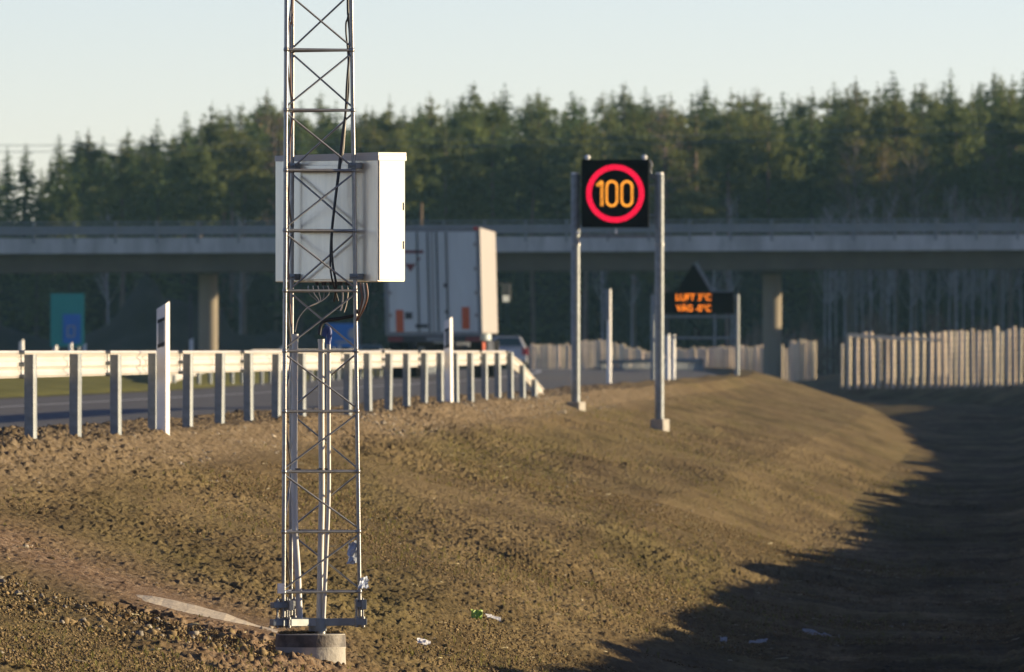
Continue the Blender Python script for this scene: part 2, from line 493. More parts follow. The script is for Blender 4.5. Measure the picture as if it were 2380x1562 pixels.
def build_ground():
    oc = np.concatenate([[-400, -250, -160, -110, -80], np.arange(-62, -24, 2.0), np.arange(-24, -1.4, 0.55),
                         np.arange(-1.4, 0.7, 0.0112), np.arange(0.7, 6.9, 0.0078), np.arange(6.9, 7.6, .02), np.arange(7.6, 22, 0.18), np.arange(22, 100, 2.0), [110, 140, 180, 250, 400]])
    rows = [-60, -30, 0, 15, 28, 38, 45, 49]
    d = 51.0
    while d < 430:
        rows.append(d)
        d += 0.032 * (d / 60.0) ** 1.75
    rows += list(np.arange(431, 760, 3.0)) + list(np.arange(760, 1100, 8.0)) + [1150, 1250, 1400, 1600]
    dc = np.array(rows)
    O, D = np.meshgrid(oc, dc)
    X = Xg(np.maximum(D, 0)) + O
    Z = land(X, D)
    soil = sstep(-1.0, -0.35, O) * (D > 40) * (1 - sstep(430, 520, D))
    rutw = sstep(0.2, 0.8, O)
    (ax, ad), (bx, bd) = TR_A, TR_B
    tt = (X - ax) / (bx - ax)
    flat = .85 * sstep(-.1, .05, tt) * (1 - sstep(1.0, 1.15, tt)) * sstep(-.15, .05, D - (ad + (bd - ad) * tt)) * (1 - sstep(1.5, 3.0, D - (ad + (bd - ad) * tt)))
    # folds, clods and crumbs of the raked soil
    near = 1 - sstep(110, 260, D)
    Z = Z + soil * (vnoise(X * 0.7, D * 0.12, 1) * 0.05 + vnoise(X * 2.1, D * 0.7, 2) * 0.030)
    c1 = vnoise(X * 8 + vnoise(X * 3, D * 3, 8), D * 5.0, 3)
    c2 = vnoise(X * 27, D * 17.0, 4)
    c3 = vnoise(X * 60, D * 29.0, 5)
    c4 = np.maximum(0, vnoise(X * 5.0, D * 3.5, 6) - 0.12)
    c5 = vnoise(X * 36, D * 20.0, 9)
    dit = sstep(3.6, 5.2, O)
    Z = Z + soil * dit * (vnoise(X * .45, D * 1.1, 21) * .07 + vnoise(X * .8, D * 2.6, 22) * .035)
    rough = 0.30 + 1.4 * np.clip(vnoise(X * 0.9, D * 0.16, 7) + 0.5, 0, 1)
    Z = Z + soil * rough * (c1 * 0.011 + c4 * 0.03 + (c2 * 0.014 + c3 * 0.0125) * near + np.maximum(0, c5 - .24) * .055 * near) * (1 - flat)
    # stony berm along the rail
    berm = sstep(-1.0, -0.5, O) * (1 - sstep(0.3, 0.9, O)) * (D > 50) * (1 - sstep(200, 260, D))
    Z = Z + berm * (np.abs(c1) * 0.02 + np.abs(c2) * 0.03 + np.abs(c3) * .02)
    # trench dug from the left to the mast foot: a sharp far wall under the pale slab
    (ax, ad), (bx, bd) = TR_A, TR_B
    t = (X - ax) / (bx - ax)
    yl = ad - .55 + (bd - ad) * t + c1 * .9 + c2 * .5
    dep = TR_DEP * sstep(-.12, .12, t) * (1 - sstep(.98, 1.08, t)) * (1 + 1.2 * c1)
    Z = Z - dep * sstep(-.02, .10, yl - D) * (1 - sstep(.7, 2.4, yl - D))
    for (hx, hd, hr, hz) in HOLES:
        Z = Z - hz * np.exp(-(((X - hx) / hr) ** 2 + ((D - hd) / .7) ** 2)) * (1 + 2.5 * c1)
    V = np.stack([X, D, Z], -1).reshape(-1, 3)
    nr, nc = O.shape
    idx = np.arange(nr * nc).reshape(nr, nc)
    Q = np.stack([idx[:-1, :-1], idx[:-1, 1:], idx[1:, 1:], idx[1:, :-1]], -1).reshape(-1, 4)
    me = np_mesh('ground', V, Q, ground_mat(), False)
    grass = (1 - sstep(-12.0, -10.9, O)) * (1 - sstep(600, 660, D) * 0.4)
    stony = np.maximum(berm * 0.9, sstep(-1.5, -1.1, O) * (1 - sstep(-0.9, -0.4, O)))
    dug = np.zeros_like(O)
    for (a, b2, wd, dep) in DUG:
        ax, ad = a; bx, bd = b2
        t = np.clip((X - ax) / (bx - ax), 0, 1)
        dist = np.sqrt((X - (ax + t * (bx - ax))) ** 2 + ((D - (ad + t * (bd - ad))) * 0.08) ** 2)
        dug = np.maximum(dug, dep * np.exp(-(dist / wd) ** 2))
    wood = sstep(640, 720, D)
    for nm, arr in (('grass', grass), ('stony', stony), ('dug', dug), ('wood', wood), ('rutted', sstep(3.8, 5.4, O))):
        at = me.attributes.new(nm, 'FLOAT', 'POINT')
        at.data.foreach_set('value', arr.astype(np.float32).ravel())
    o = bpy.data.objects.new('ground', me)
    col.objects.link(o)
    tag(o, 'brown raked soil bank and ditch with thin new grass beside the road', 'ground', kind='structure')
    return o


def ground_mat():
    m = bpy.data.materials.new('raked_soil')
    m.use_nodes = True
    nt = m.node_tree
    b = nt.nodes['Principled BSDF']
    b.inputs['Roughness'].default_value = 0.95
    b.inputs['Specular IOR Level'].default_value = 0.1
    geo = nd(nt, 'ShaderNodeNewGeometry')

    def noise(scale, stretch, detail=5.0, rough=0.6):
        mp = nd(nt, 'ShaderNodeMapping')
        mp.inputs['Scale'].default_value = stretch
        nt.links.new(geo.outputs['Position'], mp.inputs[0])
        n = nd(nt, 'ShaderNodeTexNoise')
        n.inputs['Scale'].default_value = scale
        n.inputs['Detail'].default_value = detail
        n.inputs['Roughness'].default_value = rough
        nt.links.new(mp.outputs[0], n.inputs['Vector'])
        return n.outputs['Fac']

    def ramp(fac, stops):
        r = nd(nt, 'ShaderNodeValToRGB')
        while len(r.color_ramp.elements) < len(stops):
            r.color_ramp.elements.new(0.5)
        for e, (p, c) in zip(r.color_ramp.elements, stops):
            e.position = p
            e.color = (*c, 1)
        nt.links.new(fac, r.inputs[0])
        return r.outputs[0]

    def mix(fac, a, bb):
        x = nd(nt, 'ShaderNodeMixRGB')
        if isinstance(fac, float): x.inputs[0].default_value = fac
        else: nt.links.new(fac, x.inputs[0])
        nt.links.new(a, x.inputs[1])
        nt.links.new(bb, x.inputs[2])
        return x.outputs[0]

    def attr(n):
        a = nd(nt, 'ShaderNodeAttribute')
        a.attribute_name = n
        return a.outputs['Fac']
    bw = lambda x: (x, x, x)
    soil = ramp(noise(9.0, (1, .6, 1.5), 7, .7), [(0.26, (0.080, 0.052, 0.022)), (0.43, (0.180, 0.130, 0.062)), (0.60, (0.235, 0.176, 0.086)), (0.80, (0.32, 0.25, 0.135))])
    olive = ramp(noise(26.0, (1, .5, 1), 4, .7), [(0.3, (0.085, 0.068, 0.024)), (0.55, (0.165, 0.135, 0.050)), (0.75, (0.23, 0.195, 0.08))])
    mask = ramp(noise(0.55, (1.6, .10, 1), 6, .65), [(0.44, bw(0)), (0.66, bw(0.75))])
    c = mix(mask, soil, olive)
    rut = ramp(noise(1.0, (.35, .55, 1), 6, .7), [(0.38, bw(.55)), (0.5, bw(.95)), (0.66, bw(1.5))])
    mr = nd(nt, 'ShaderNodeMixRGB', blend_type='MULTIPLY')
    nt.links.new(attr('rutted'), mr.inputs[0])
    nt.links.new(c, mr.inputs[1]); nt.links.new(rut, mr.inputs[2])
    c = mr.outputs[0]
    dark = ramp(noise(1.3, (1, .1, 1), 5, .6), [(0.35, (0.55, 0.53, 0.52)), (0.6, (1.0, 1.0, 1.0))])
    mul = nd(nt, 'ShaderNodeMixRGB', blend_type='MULTIPLY')
    mul.inputs[0].default_value = 0.95
    nt.links.new(c, mul.inputs[1]); nt.links.new(dark, mul.inputs[2])
    c = mul.outputs[0]
    dug = ramp(noise(14.0, (1, .5, 1), 6, .7), [(0.3, (0.10, 0.055, 0.03)), (0.5, (0.22, 0.145, 0.09)), (0.72, (0.38, 0.29, 0.20))])
    c = mix(attr('dug'), c, dug)
    ston = ramp(noise(12.0, (1, .5, 1), 5, .7), [(0.3, (0.085, 0.062, 0.036)), (0.5, (0.185, 0.138, 0.082)), (0.72, (0.30, 0.24, 0.165))])
    c = mix(attr('stony'), c, ston)
    grs = ramp(noise(5.0, (1, .15, 1), 5, .7), [(0.3, (0.050, 0.070, 0.016)), (0.55, (0.105, 0.115, 0.026)), (0.75, (0.15, 0.14, 0.045))])
    c = mix(attr('grass'), c, grs)
    wod = ramp(noise(0.6, (1, .5, 1), 6, .7), [(0.3, (0.018, 0.020, 0.018)), (0.55, (0.036, 0.036, 0.030)), (0.75, (0.065, 0.062, 0.052))])  # far ground kept near black, the heaps' shade put into this colour
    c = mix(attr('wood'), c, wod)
    nt.links.new(c, b.inputs['Base Color'])
    bp = nd(nt, 'ShaderNodeBump')
    bp.inputs['Strength'].default_value = 0.9
    bp.inputs['Distance'].default_value = 0.012
    nt.links.new(noise(60.0, (1, .7, 1), 4, .7), bp.inputs['Height'])
    nt.links.new(bp.outputs[0], b.inputs['Normal'])
    return m


pa, pb = ground_at(300, 1400), ground_at(640, 1482)
TR_A, TR_B, TR_DEP = (pa.x, pa.y - .35), (pb.x, pb.y - .35), .075
HOLES = ((P(625, 1490, 60).x, 59.8, .10, .13), (P(665, 1490, 59.3).x, 59.2, .10, -.030), (P(905, 1535, 59.4).x, 59.6, .09, .07), (P(960, 1535, 59).x, 59.2, .12, -.035))
print('slab', pa, pb)
DUG = [((-2.6, 66.5), (-1.0, 60.2), 0.26, 0.9), ((-1.3, 58.5), (-0.55, 58.0), 0.22, 0.9)]
ground = build_ground()


def strip(name, o0, o1, d0, d1, dz, m, label, cat, n=240):
    d = np.linspace(d0, d1, n)
    V, fs = [], []
    for i, dd in enumerate(d):
        for o in (o0, o1):
            V.append((float(Xg(dd)) + o, dd, float(roadz(dd)) + dz))
        if i: fs.append((2 * i - 2, 2 * i - 1, 2 * i + 1, 2 * i))
    b = MB()
    b.add(V, fs)
    ob = b.build(name, m)
    return tag(ob, label, cat, kind='structure')


strip('road', -11.0, -0.95, 10, 1100, 0.0, M['asphalt'], 'grey asphalt carriageway running under the bridge', 'road')
def verge():
    V, fs = [], []
    dl = np.linspace(120, 640, 260)
    for i, dd in enumerate(dl):
        e = -9.4 - 1.6 * float(sstep(235, 320, dd))
        r_ = [(e, .012), (e - .4, .07), (e - 2.2, .22), (e - 4.8, .50), (e - 5.4, .1)]
        for (o, z) in r_:
            V.append((float(Xg(dd)) + o, dd, float(roadz(dd)) + z + random.uniform(-.02, .02) * (z > .05)))
        if i:
            for k in range(4): fs.append(((i - 1) * 5 + k, i * 5 + k, i * 5 + k + 1, (i - 1) * 5 + k + 1))
    b_ = MB(); b_.add(V, fs)
    return tag(b_.build('grass_verge', M['verge']), 'green grass verge along the far side of the carriageway', 'grass', kind='structure')


verge()
strip('road_edge_line', -7.05, -6.88, 10, 900, 0.005, M['paint'], 'white painted edge line on the grey carriageway', 'road marking')

# ------------------------------------------------------------------ guard rails
BEAM = [(0, .75), (-.035, .735), (-.05, .70), (-.02, .675), (-.02, .645), (-.05, .62), (-.035, .585), (0, .57),
        (.012, .585), (-.022, .62), (.006, .645), (.006, .675), (-.022, .70), (.012, .735)]


def rail_beam(path, zoff):
    """sweep the two-hump beam along points (X, d) with a height drop per point"""
    b = MB()
    n = len(BEAM)
    vs, fs = [], []
    for i, (x, d) in enumerate(path):
        for (u, z) in BEAM:
            vs.append((x + u - 0.06, d, z + zoff[i]))
        if i:
            for k in range(n):
                fs.append(((i - 1) * n + k, (i - 1) * n + (k + 1) % n, i * n + (k + 1) % n, i * n + k))
    fs.append(tuple(range(n)))
    fs.append(tuple(range((len(path) - 1) * n, len(path) * n))[::-1])
    b.add(vs, fs)
    return b


def post_mesh(h):
    """folded steel post: flat web towards the traffic, flanges turned to the side"""
    b = MB()
    prof = [(-.040, .028), (-.040, -.028), (.018, -.028), (.036, -.012), (.043, .028), (.036, .028), (.030, -.006), (.014, -.022), (-.034, -.022), (-.034, .028)]
    b.extrude([(x, y, -0.35) for x, y in prof], (0, 0, h + 0.35))
    return b.mesh('rail_post', M['galv_dull'])


RPOST = post_mesh(0.725)
RPOST_S = post_mesh(0.36)
RPOST_M = post_mesh(0.56)


def near_rail():
    root = thing('guard_rail', (float(Xg(85)), 85, .19), 'pale zinc guard rail on grey posts along the soil bank, ramped down at its end', 'guard rail')
    ds = np.arange(61, 166, 2.0)
    path = [(float(Xg(d)), d) for d in ds] + [(float(Xg(166)), 166), (float(Xg(170)), 170), (float(Xg(178)), 178)]
    zo = [0.0] * len(ds) + [-.01, -.14, -.52]
    rail_beam(path, zo).build('beam', M['beam'], root)
    for k in range(-6, 24):
        d = 85 + 4 * k
        me = RPOST if d < 167 else (RPOST_M if d < 171 else RPOST_S)
        if d > 175.5: continue
        o = inst('post', me, root, Vector((float(Xg(d)), d, random.uniform(-.006, .006))) - root.location, (R(random.uniform(-.5, .5)), R(random.uniform(-.8, .8)), R(random.uniform(-3, 3))))
        if k % 2 == 0 and d < 166:
            s = MB()
            for dz in (.08, .0, -.08):
                for dy in (-.42, -.30):
                    s.tube((float(Xg(d)) - .06, d + dy, .66 + dz), (float(Xg(d)) - .028, d + dy, .66 + dz), .014, 6)
            s.bar((float(Xg(d)) - .049, d - .36, .735), (float(Xg(d)) - .049, d - .36, .585), .006, .012)
            s.build('splice_joint', M['galv_dull'], root)
    return root


near_rail()


def other_rail(o0, d0, d1, ramp, label, dz=0.0, step=4.0, rampdir=1):
    """rampdir 1: the ramp goes down towards the camera"""
    root = thing('guard_rail', (float(Xg(d0)) + o0, d0, 0), label, 'guard rail')
    ds = list(np.arange(d0, d1, 4.0))
    path = [(float(Xg(d)) + o0, d) for d in ds]
    zo = [float(roadz(d)) + dz - .58 * max(0, 1 - (d - d0) / ramp) if ramp else float(roadz(d)) + dz for d in ds]
    rail_beam(path, zo).build('beam', M['dark_metal' if dz < 0 else 'beam'], root)  # far rail in dark steel instead of zinc, shade put into its colour
    for i, d in enumerate(np.arange(d0 + 2, d1, step)):
        q = 0 if not ramp else max(0, 1 - (d - d0) / ramp)
        me = RPOST if q < .25 else (RPOST_M if q < .6 else RPOST_S)
        zz = float(roadz(d)) + dz - (.58 * q if q < .25 else (.58 * q - .17 if q < .6 else .58 * q - .37))
        inst('post', me, root, Vector((float(Xg(d)) + o0, d, zz)) - root.location)
    return root


other_rail(-10.4, 252, 470, 36.0, 'second guard rail across the carriageway, its ramped end rising from the grass verge', 0.02)
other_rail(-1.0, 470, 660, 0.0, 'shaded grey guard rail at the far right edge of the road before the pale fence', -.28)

# ------------------------------------------------------------------ marker posts
def marker(name, base, h, w, label, face=1, group='white road marker posts', tilt=0.0, reflect=True):
    root = thing(name, base, label, 'marker post', group)
    b = MB()
    x, y, z = base
    k = w / .097
    pr = [(-.048 * k, -.030 * k), (.020 * k, -.042 * k), (.050 * k, -.012 * k), (.046 * k, .03 * k), (0, .05 * k), (-.046 * k, .0 * k)]
    lo = [Vector((x + p[0], y + p[1], z - .15)) for p in pr]
    hi = [Vector((x + p[0] + tilt * h, y + p[1], z + h + p[0] * .62 - .02)) for p in pr]
    n = len(pr)
    b.add(lo + hi, [tuple(range(n))[::-1], tuple(range(n, 2 * n))] + [(i, (i + 1) % n, n + (i + 1) % n, n + i) for i in range(n)])
    b.build('post_body', M['white_plastic'], root, bevel=.004 * k)
    if reflect:
        a0, a1 = Vector((-.040 * k, -.0315 * k, 0)), Vector((.013 * k, -.0409 * k, 0))
        for (t0, t1, m, nm, out, s0) in ((.665, .855, 'galv_dull', 'reflector', .003, .10), (.842, .868, 'black', 'band', .006, 0.0), (.655, .684, 'black', 'band', .006, 0.0)):
            q = MB()
            nrm = Vector((-.13, -1, 0)).normalized() * out
            zz0, zz1 = z + h * t0, z + h * t1
            sh = .022 * k if nm == 'band' else 0
            c0 = Vector((x, y, 0)) + a0.lerp(a1, s0) + Vector((tilt * h * t0, 0, 0)); c1 = Vector((x, y, 0)) + a0.lerp(a1, 1 - s0) + Vector((tilt * h * t0, 0, 0))
            q.extrude([c0 + Vector((0, 0, zz0)), c1 + Vector((0, 0, zz0 + sh)), c1 + Vector((0, 0, zz1 + sh)), c0 + Vector((0, 0, zz1))], nrm)
            q.build(nm, M[m], root)
    return root


def mk_at(px, top, bot, d, label, **kw):
    b = P(px, bot, d)
    h = (bot - top) * d / F
    return marker('marker_post', b, h, kw.pop('w', .097), label, **kw)


mk_at(379, 703, 1012, 96.4, 'large white road marker post with dark bands, nearest one by the guard rail')
mk_at(1044, 738, 948, 146.6, 'white road marker post with dark bands in front of the truck', tilt=-.012)
mk_at(50, 790, 900, 262, 'small white marker post top furthest left above the guard rail', w=.1, reflect=False)
mk_at(128, 803, 895, 300, 'tiny white post top below the left edge of the green sign', w=.1, reflect=False)
mk_at(164, 797, 888, 330, 'small white post top below the middle of the green sign', w=.1, reflect=False)
mk_at(197, 798, 884, 350, 'small white post top below the right edge of the green sign', w=.1, reflect=False)
mk_at(445, 786, 884, 350, 'small white marker post at the foot of the thin dark pole', w=.11, reflect=False)
mk_at(655, 803, 884, 350, 'small white post top just left of the lattice mast', w=.1, reflect=False)
mk_at(789, 800, 884, 350, 'small white post top seen through the lattice mast', w=.1, reflect=False)
mk_at(1552, 776, 884, 300, 'white marker post close behind the right pole of the speed sign', w=.10, reflect=False)
mk_at(1565, 778, 868, 340, 'slimmer white marker post beside the pale fence end', w=.10, reflect=False)
mk_at(1448, 742, 800, 640, 'short pale post standing up among the far fence', w=.2, reflect=False) if False else None

# thin dark pole at the left
pr = thing('lamp_pole', P(443, 890, 352), 'thin dark grey pole left of the sunlit bridge pier', 'pole')
MB().tube(P(443, 895, 352), P(443, 688, 352), .045, 10, .04).build('pole', M['dark_metal'], pr)
MB().tube(P(443, 688, 352), P(443, 684, 352), .055, 10).build('cap', M['dark_metal'], pr)

# ------------------------------------------------------------------ lattice mast
MD = 60.0
U = MD / F                       # metres per picture pixel there
yb, yt = 1448.0, -640.0          # picture rows of foot and top


def leg_xy(k, py):
    t = (py - 0.0) / 1380.0
    lx = 667.0 - 6.5 * t
    rx = 816.5 + 19.0 * t
    a = (rx - lx) * U / math.cos(R(26)) * 1.0
    x0 = (lx - 1190) * U
    y0 = MD - .17
    if k == 0: return Vector((x0, y0, CZ + (HY - py) * U))
    if k == 1: return Vector((x0 + a * math.sin(R(4)), y0 + a * math.cos(R(4)), CZ + (HY - py) * U))
    return Vector((x0 + a * math.cos(R(26)), y0 + a * math.sin(R(26)), CZ + (HY - py) * U))


mast = thing('lattice_mast', (leg_xy(0, 1455) + leg_xy(1, 1455) + leg_xy(2, 1455)) / 3, 'slender three-legged steel lattice mast standing on a round concrete base', 'mast')
levels = [1375.0]
while levels[-1] > yt + 150:
    levels.append(levels[-1] - 139.8)
for k in range(3):
    MB().tube(leg_xy(k, 1432), leg_xy(k, levels[-1] - 30), .0098, 14).build('leg', M['galv'], mast)
for f, (i, j) in enumerate(((0, 2), (1, 2), (0, 1))):
    for n, y in enumerate(levels):
        MB().tube(leg_xy(i, y), leg_xy(j, y), .0068, 10).build('crossbar', M['galv'], mast)
        for kk in (i,):
            pass
    for n in range(len(levels) - 1):
        y0, y1 = levels[n] - 7, levels[n + 1] + 7
        # zigzag: the front face climbs to the right where the rear face climbs to the left
        up = (n % 2 == 0) if f == 0 else (n % 2 == 1)
        a, b2 = (i, j) if up else (j, i)
        MB().tube(leg_xy(a, y0), leg_xy(b2, y1), .0046, 8).build('diagonal', M['galv'], mast)
for k in range(3):
    wl = MB()
    for y in levels:
        wl.sphere(leg_xy(k, y), .0125, 8, 6, 1.3)
    wl.build('weld_collars', M['galv'], mast)
# foot: three arms, clamps and threaded rods
hub = (leg_xy(0, 1447) + leg_xy(1, 1447) + leg_xy(2, 1447)) / 3
hub.x = (738 - 1190) * U
ff = MB()
for k in range(3):
    p = leg_xy(k, 1445)
    dv = (p - hub); dv.z = 0
    ff.bar(hub, p + dv.normalized() * .022, .042, .034)
ff.tube(hub + Vector((0, 0, -.040)), hub + Vector((0, 0, .02)), .042, 18)
ff.build('foot_arms', M['galv_dull'], mast, bevel=.002)
MB().tube(hub + Vector((.012, 0, -.062)), hub + Vector((.012, 0, -.03)), .026, 14).build('centre_stub', M['galv'], mast)
for k in range(3):
    p = leg_xy(k, 1405)
    q = leg_xy(k, 1445)
    rz = (0.35, -0.5, 0.15)[k]
    sx = (.088, .06, .05)[k]
    for (pp_, h_, e_) in ((p, .026, 1.0), (q, .030, 1.05)):
        c = MB()
        c.box(pp_ + Vector((-.012 if k == 0 else .004, 0, 0)), (sx * e_, .05 * e_, h_), rz)
        c.build('clamp_plate', M['galv_dull'], mast, bevel=.002)
    c = MB()
    c.box(p + Vector((sx * .38, -.012, .0)), (.024, .03, .046), rz)
    c.build('clamp_jaw', M['galv'], mast, bevel=.002)
    for (ux, uy) in ((-.028, -.014), (.016, .012), (.026, -.016), (-.010, .016)):
        ux *= sx / .088
        r_ = MB()
        b0 = q + Vector((ux, uy, -.026))
        r_.tube(b0, p + Vector((ux, uy, .030)), .0052, 8)
        for zc in (p.z + .018, p.z - .017, q.z + .019, q.z - .019):
            r_.tube((b0.x, b0.y, zc - .005), (b0.x, b0.y, zc + .005), .0105, 6)
        r_.build('threaded_rod', M['galv'], mast)
b = MB()
pp = leg_xy(0, 1372)
b.box(pp + Vector((-.012, -.014, .012)), (.032, .012, .046), .2)
b.build('name_plate', M['scrapwhite'], mast)

fnd = P(722, 1545, MD); fnd.z = gz(fnd.x, MD) - .12
fr = thing('concrete_foundation', fnd, 'round concrete footing half buried in the bank under the lattice mast', 'foundation')
topz = CZ + (HY - 1473) * U
b = MB()
b.tube((fnd.x, MD, fnd.z), (fnd.x, MD, topz), .166, 40, .160)
b.build('footing', M['concrete'], fr, bevel=.006)
b = MB()
b.tube((fnd.x, MD, topz - .068), (fnd.x, MD, topz - .060), .1640, 40)
b.build('form_seam', M['concrete'], fr)
b = MB()
b.tube((fnd.x, MD, topz - .060), (fnd.x, MD, topz - .004), .1645, 40, .1625, caps=False)
b.build('tar_band', mat('tar_coating', (0.055, 0.048, 0.042), 0.6, 0, 0.5, 14, 0.2, 60, c2=(0.12, 0.10, 0.08)), fr)

# ------------------------------------------------------------------ cabinet on the mast
ang = R(-34)
ux, uy = Vector((math.cos(ang), math.sin(ang), 0)), Vector((-math.sin(ang), math.cos(ang), 0))    # along the face, away from us
BL = leg_xy(1, 500)
RL = leg_xy(2, 500)
cx_l, cx_r = (637 - 1190) * U, (877.5 - 1190) * U
W = (cx_r - cx_l) / math.cos(ang)
Dp = (940 - 877.5) * U / math.sin(-ang)
face0 = RL + uy * .045                                   # a point of the cabinet's mast-side face
f_l = face0 + ux * ((cx_l - face0.x) / ux.x)
zt, zb = CZ + (HY - 366) * U, CZ + (HY - 655) * U
f_l.z = 0
cc = f_l + ux * W / 2 + uy * Dp / 2
cab = thing('equipment_cabinet', (cc.x, cc.y, zb), 'pale metal equipment cabinet with sloping lid fixed to the back of the lattice mast', 'cabinet')
b = MB()
b.obox((cc.x, cc.y, (zt + zb) / 2), ux * W / 2, uy * Dp / 2, (0, 0, (zt - zb) / 2))
b.build('body', M['alu'], cab, bevel=.004)
b = MB()
for s in (1,):
    sc_ = cc + ux * (W / 2 + .0035)
    b.obox((sc_.x, sc_.y, (zt + zb) / 2), ux * .003, uy * (Dp / 2 - .006), (0, 0, (zt - zb) / 2 - .006))
b.build('side_panel', M['alu_paint'], cab, bevel=.003)
lid = MB()
ov = .006
c4 = [f_l - ux * ov * .1 - uy * ov * .4, f_l + ux * (W + ov) - uy * ov * .4, f_l + ux * (W + ov) + uy * (Dp + ov), f_l - ux * ov * .1 + uy * (Dp + ov)]
zl = [zt - .004, zt + .012, zt + .017, zt + .006]
lo = [Vector((p.x, p.y, zt + .001 if i in (0, 3) else zt + .001)) for i, p in enumerate(c4)]
hi = [Vector((p.x, p.y, zt + .012 + (.0, .012, .014, .002)[i])) for i, p in enumerate(c4)]
lid.add(lo + hi, [(3, 2, 1, 0), (4, 5, 6, 7), (0, 1, 5, 4), (1, 2, 6, 5), (2, 3, 7, 6), (3, 0, 4, 7)])
for (pA, pB) in ((c4[0], c4[1]), (c4[1], c4[2])):
    lid.obox(((pA.x + pB.x) / 2, (pA.y + pB.y) / 2, zt - .002), (pB - pA) / 2, (pB - pA).normalized().cross(Vector((0, 0, 1))) * .0015, (0, 0, .012))
lid.build('lid', M['alu_paint'], cab, bevel=.002)
bp_l = BL + ux * -.006
b = MB()
mid = (Vector((BL.x, BL.y, 0)) + Vector((RL.x, RL.y, 0))) / 2 + uy * .036
b.obox((mid.x, mid.y, (zt + zb) / 2 - .012), ux * .150, uy * .006, (0, 0, (zt - zb) / 2 - .022))
b.build('mounting_plate', M['alu'], cab, bevel=.002)
for k in (1, 2):
    for py in (385, 643):
        p = leg_xy(k, py)
        c = MB()
        c.obox(p + uy * .012, ux * .024, uy * .024, (0, 0, .014))
        c.tube(p - uy * .018 - ux * .016, p - uy * .018 + ux * .016, .005, 8)
        c.tube(p - uy * .020 + ux * .015, p + uy * .02 + ux * .015, .004, 8)
        c.build('bracket', M['galv_dull'], cab, bevel=.002)
for i in range(10):
    t = -.095 + i * .0225
    p = mid + ux * t + uy * (.05 + .02 * (i % 2))
    MB().tube((p.x, p.y, zb - .016), (p.x, p.y, zb + .004), .0085, 8).build('cable_gland', M['black'], cab)
for py in (470, 560):
    hp = cc + ux * (W / 2 + .007) + uy * (Dp / 2 - .02)
    MB().tube((hp.x, hp.y, CZ + (HY - py) * U), (hp.x, hp.y, CZ + (HY - py - 18) * U), .005, 8).build('hinge', M['galv'], cab)


def sag(pts, n=8):
    """smooth curve through points (Catmull-Rom)"""
    pts = [Vector(p) for p in pts]
    q = [pts[0]] + pts + [pts[-1]]
    out = []
    for i in range(1, len(q) - 2):
        for s in range(n):
            t = s / n
            out.append(.5 * ((2 * q[i]) + (-q[i - 1] + q[i + 1]) * t + (2 * q[i - 1] - 5 * q[i] + 4 * q[i + 1] - q[i + 2]) * t * t + (-q[i - 1] + 3 * q[i] - 3 * q[i + 1] + q[i + 2]) * t ** 3))
    out.append(pts[-1])
    return out


def cable(name, pix, r, m, label, cat='cable', group=None):
    o = MB().poly(sag([P(x, y, d) for (x, y, d) in pix]), r, 7).build(name, m, loc=P(*pix[0]))
    return tag(o, label, cat, group)


# black leads down the inside of the mast
cable('signal_cable', [(806, -560, 60.0), (808, -30, 60.02), (810, 40, 60.0), (813, 100, 60.02), (806, 200, 60.0), (803, 262, 60.0), (792, 370, 59.99), (779, 470, 59.98), (771, 550, 59.98), (773, 612, 59.98), (781, 662, 59.98), (776, 700, 60.05)], .0058, M['black'], 'thicker black cable running down inside the mast across the cabinet')
cable('signal_cable', [(812, -560, 60.05), (812, -30, 60.04), (804, 60, 60.04), (809, 125, 60.04), (810, 215, 60.03), (797, 300, 60.02), (786, 400, 60.02), (772, 520, 60.0), (768, 590, 60.0), (770, 640, 60.0), (786, 700, 60.05)], .0045, M['black'], 'thinner black cable twisted beside the thick one inside the mast')
cable('signal_cable', [(814, -560, 60.06), (816, 10, 60.05), (812, 110, 60.05), (807, 200, 60.05), (800, 330, 60.03), (794, 380, 60.03)], .003, M['wirewhite'], 'thin pale lead running down the right leg of the mast')
cable('signal_cable', [(675, -560, 60.0), (679, 0, 60.0), (674, 60, 60.0), (676, 200, 60.0), (681, 250, 60.0), (674, 340, 60.0), (671, 500, 59.98), (671, 640, 59.98), (677, 760, 60.0)], .0034, M['wirebrown'], 'thin brown lead tied along the left legs of the mast')
wires = [(732, 702), (741, 705), (748, 704), (757, 706), (768, 700), (795, 702)]
for i in range(6):
    x0 = 716 + i * 11.5
    if i < 5:
        cable('cabinet_wire', [(x0, 664, 60.02), (x0 + 3, 682, 60.02), (738 + i * 3, 702 - i, 60.03), (720, 712, 60.02), (704, 726, 60.02), (692, 745, 60.02), (686, 772, 60.03)], .0026, M['wirewhite'] if i % 3 else M['galv'],
              'thin pale cabinet wire bundled towards the left conduit', 'wire', 'pale wires bundled below the cabinet')
    else:
        cable('cabinet_wire', [(795, 664, 60.02), (797, 690, 60.02), (795, 712, 60.02), (791, 722, 60.02)], .0040, M['wirewhite'], 'short thick cream wire end dangling below the cabinet', 'wire')
cable('cabinet_wire', [(808, 664, 60.02), (809, 680, 60.02), (806, 705, 60.02), (800, 726, 60.02)], .002, M['wirewhite'], 'thin greenish lead hanging near the right leg under the cabinet', 'wire')
for i, (dx, m) in enumerate(((0, 'wirebrown'), (7, 'wirewhite'), (14, 'wirebrown'))):
    cable('cabinet_wire', [(837 + dx, 658, 59.9), (840 + dx, 676, 59.9), (842 + dx * .8, 695, 59.9), (836 + dx * .5, 722, 59.92), (829, 745, 59.98)], .0045 if i != 1 else .0036, M[m],
          ('brown cable loop hanging right of the mast nearest its leg', 'cream cable loop hanging right of the mast', 'outermost brown cable loop hanging right of the mast')[i], 'cable')
